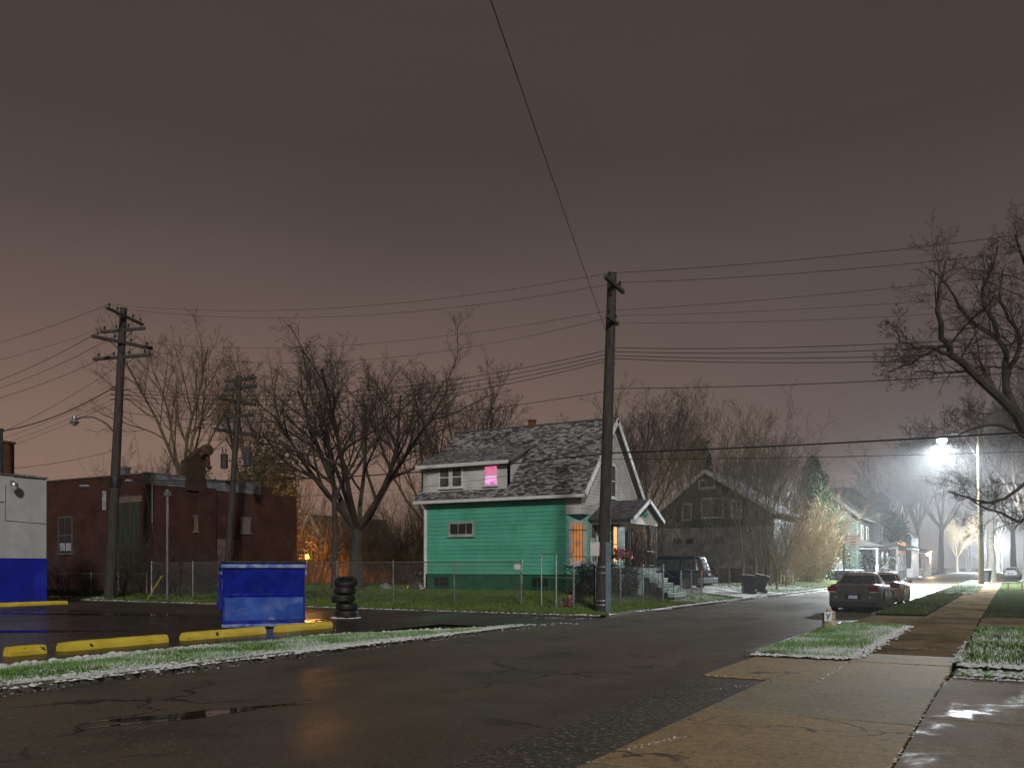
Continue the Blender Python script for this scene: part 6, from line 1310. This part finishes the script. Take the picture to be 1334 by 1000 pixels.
# ------------------------------------------------------------------ haze, sky, sun, camera
mb = MB(); mb.box(-300, 280, -60, 900, -1.1, 27); HZ, t, b = nt('night_mist'); t.nodes.remove(b); pv = N(t, 'ShaderNodeVolumePrincipled'); pv.inputs['Color'].default_value = (.93, .93, .95, 1); pv.inputs['Density'].default_value = HAZE_D; pv.inputs['Anisotropy'].default_value = HAZE_G
L(t, pv.outputs[0], [n for n in t.nodes if n.type == 'OUTPUT_MATERIAL'][0].inputs['Volume'])
hz_ = mb.build('haze', HZ); tag(hz_, kind='stuff')
w = bpy.data.worlds.new('World'); sc.world = w; w.use_nodes = True; t = w.node_tree; bg = t.nodes['Background']
tc = N(t, 'ShaderNodeTexCoord').outputs['Generated']; sp = N(t, 'ShaderNodeSeparateXYZ'); L(t, tc, sp.inputs[0])
cr = N(t, 'ShaderNodeValToRGB'); L(t, sp.outputs[2], cr.inputs[0]); e = cr.color_ramp.elements
stops = SKY
e[0].position, e[0].color = stops[0][0], c4(stops[0][1]); e[1].position, e[1].color = stops[-1][0], c4(stops[-1][1])
for p, c in stops[1:-1]: q = e.new(p); q.color = c4(c)
dt = N(t, 'ShaderNodeVectorMath', operation='DOT_PRODUCT'); L(t, tc, dt.inputs[0]); dt.inputs[1].default_value = (-.93, .37, 0)
glow = math_(t, 'MULTIPLY', ramp(t, dt.outputs['Value'], .35, 1.0), math_(t, 'SUBTRACT', 1.0, ramp(t, sp.outputs[2], .0, .38)))
mp = N(t, 'ShaderNodeMapping'); mp.inputs['Scale'].default_value = (1.2, 1.2, 4); L(t, tc, mp.inputs[0])
cl = noise(t, mp.outputs[0], 2.2, 4, .5, .4)
mrc = N(t, 'ShaderNodeMapRange'); L(t, cl, mrc.inputs[0]); mrc.inputs[1].default_value = .3; mrc.inputs[2].default_value = .7; mrc.inputs[3].default_value = .95; mrc.inputs[4].default_value = 1.045
base = N(t, 'ShaderNodeVectorMath', operation='SCALE'); L(t, cr.outputs[0], base.inputs[0]); L(t, mrc.outputs[0], base.inputs['Scale'])
gl = N(t, 'ShaderNodeVectorMath', operation='SCALE'); gl.inputs[0].default_value = GLOWC; L(t, glow, gl.inputs['Scale'])
ad = N(t, 'ShaderNodeVectorMath', operation='ADD'); L(t, base.outputs[0], ad.inputs[0]); L(t, gl.outputs[0], ad.inputs[1]); L(t, ad.outputs[0], bg.inputs['Color']); bg.inputs['Strength'].default_value = 1.0
sd = bpy.data.lights.new('sun', 'SUN'); sd.energy = SUN_E; sd.angle = R(4.0); sd.color = SUN_C; so = bpy.data.objects.new('sun', sd); COL.objects.link(so)  # sun lamp stands in for unseen street lamps behind the viewer
hdir = V((-.60, .80, 0)).normalized(); so.rotation_euler = (hdir * math.cos(R(SUN_EL)) - V((0, 0, math.sin(R(SUN_EL))))).to_track_quat('-Z', 'Y').to_euler()
cam = bpy.data.cameras.new('camera'); cam.sensor_width = 36; cam.lens = FOC / 1334 * 36; cam.shift_y = (HY - 500) / 1334; cam.clip_end = 3000; cam.clip_start = .1
co = bpy.data.objects.new('camera', cam); COL.objects.link(co); co.location = (0, 0, EYE); co.rotation_euler = (R(90), 0, R(30)); sc.camera = co
sc.view_settings.view_transform = 'Standard'; sc.view_settings.look = 'None'; sc.view_settings.exposure = EXPO; sc.view_settings.gamma = 1
sc.render.engine = 'CYCLES'; cy = sc.cycles; cy.use_denoising = True; cy.max_bounces = 5; cy.diffuse_bounces = 2; cy.glossy_bounces = 3; cy.transmission_bounces = 2; cy.volume_bounces = 0; cy.transparent_max_bounces = 4; cy.blur_glossy = 1.0; cy.sample_clamp_indirect = 2; cy.sample_clamp_direct = 0; cy.use_adaptive_sampling = True; cy.adaptive_threshold = .015; cy.caustics_reflective = False; cy.caustics_refractive = False
try: cy.denoiser = 'OPENIMAGEDENOISE'; cy.denoising_input_passes = 'RGB_ALBEDO_NORMAL'; cy.denoising_prefilter = 'NONE'
except Exception: pass
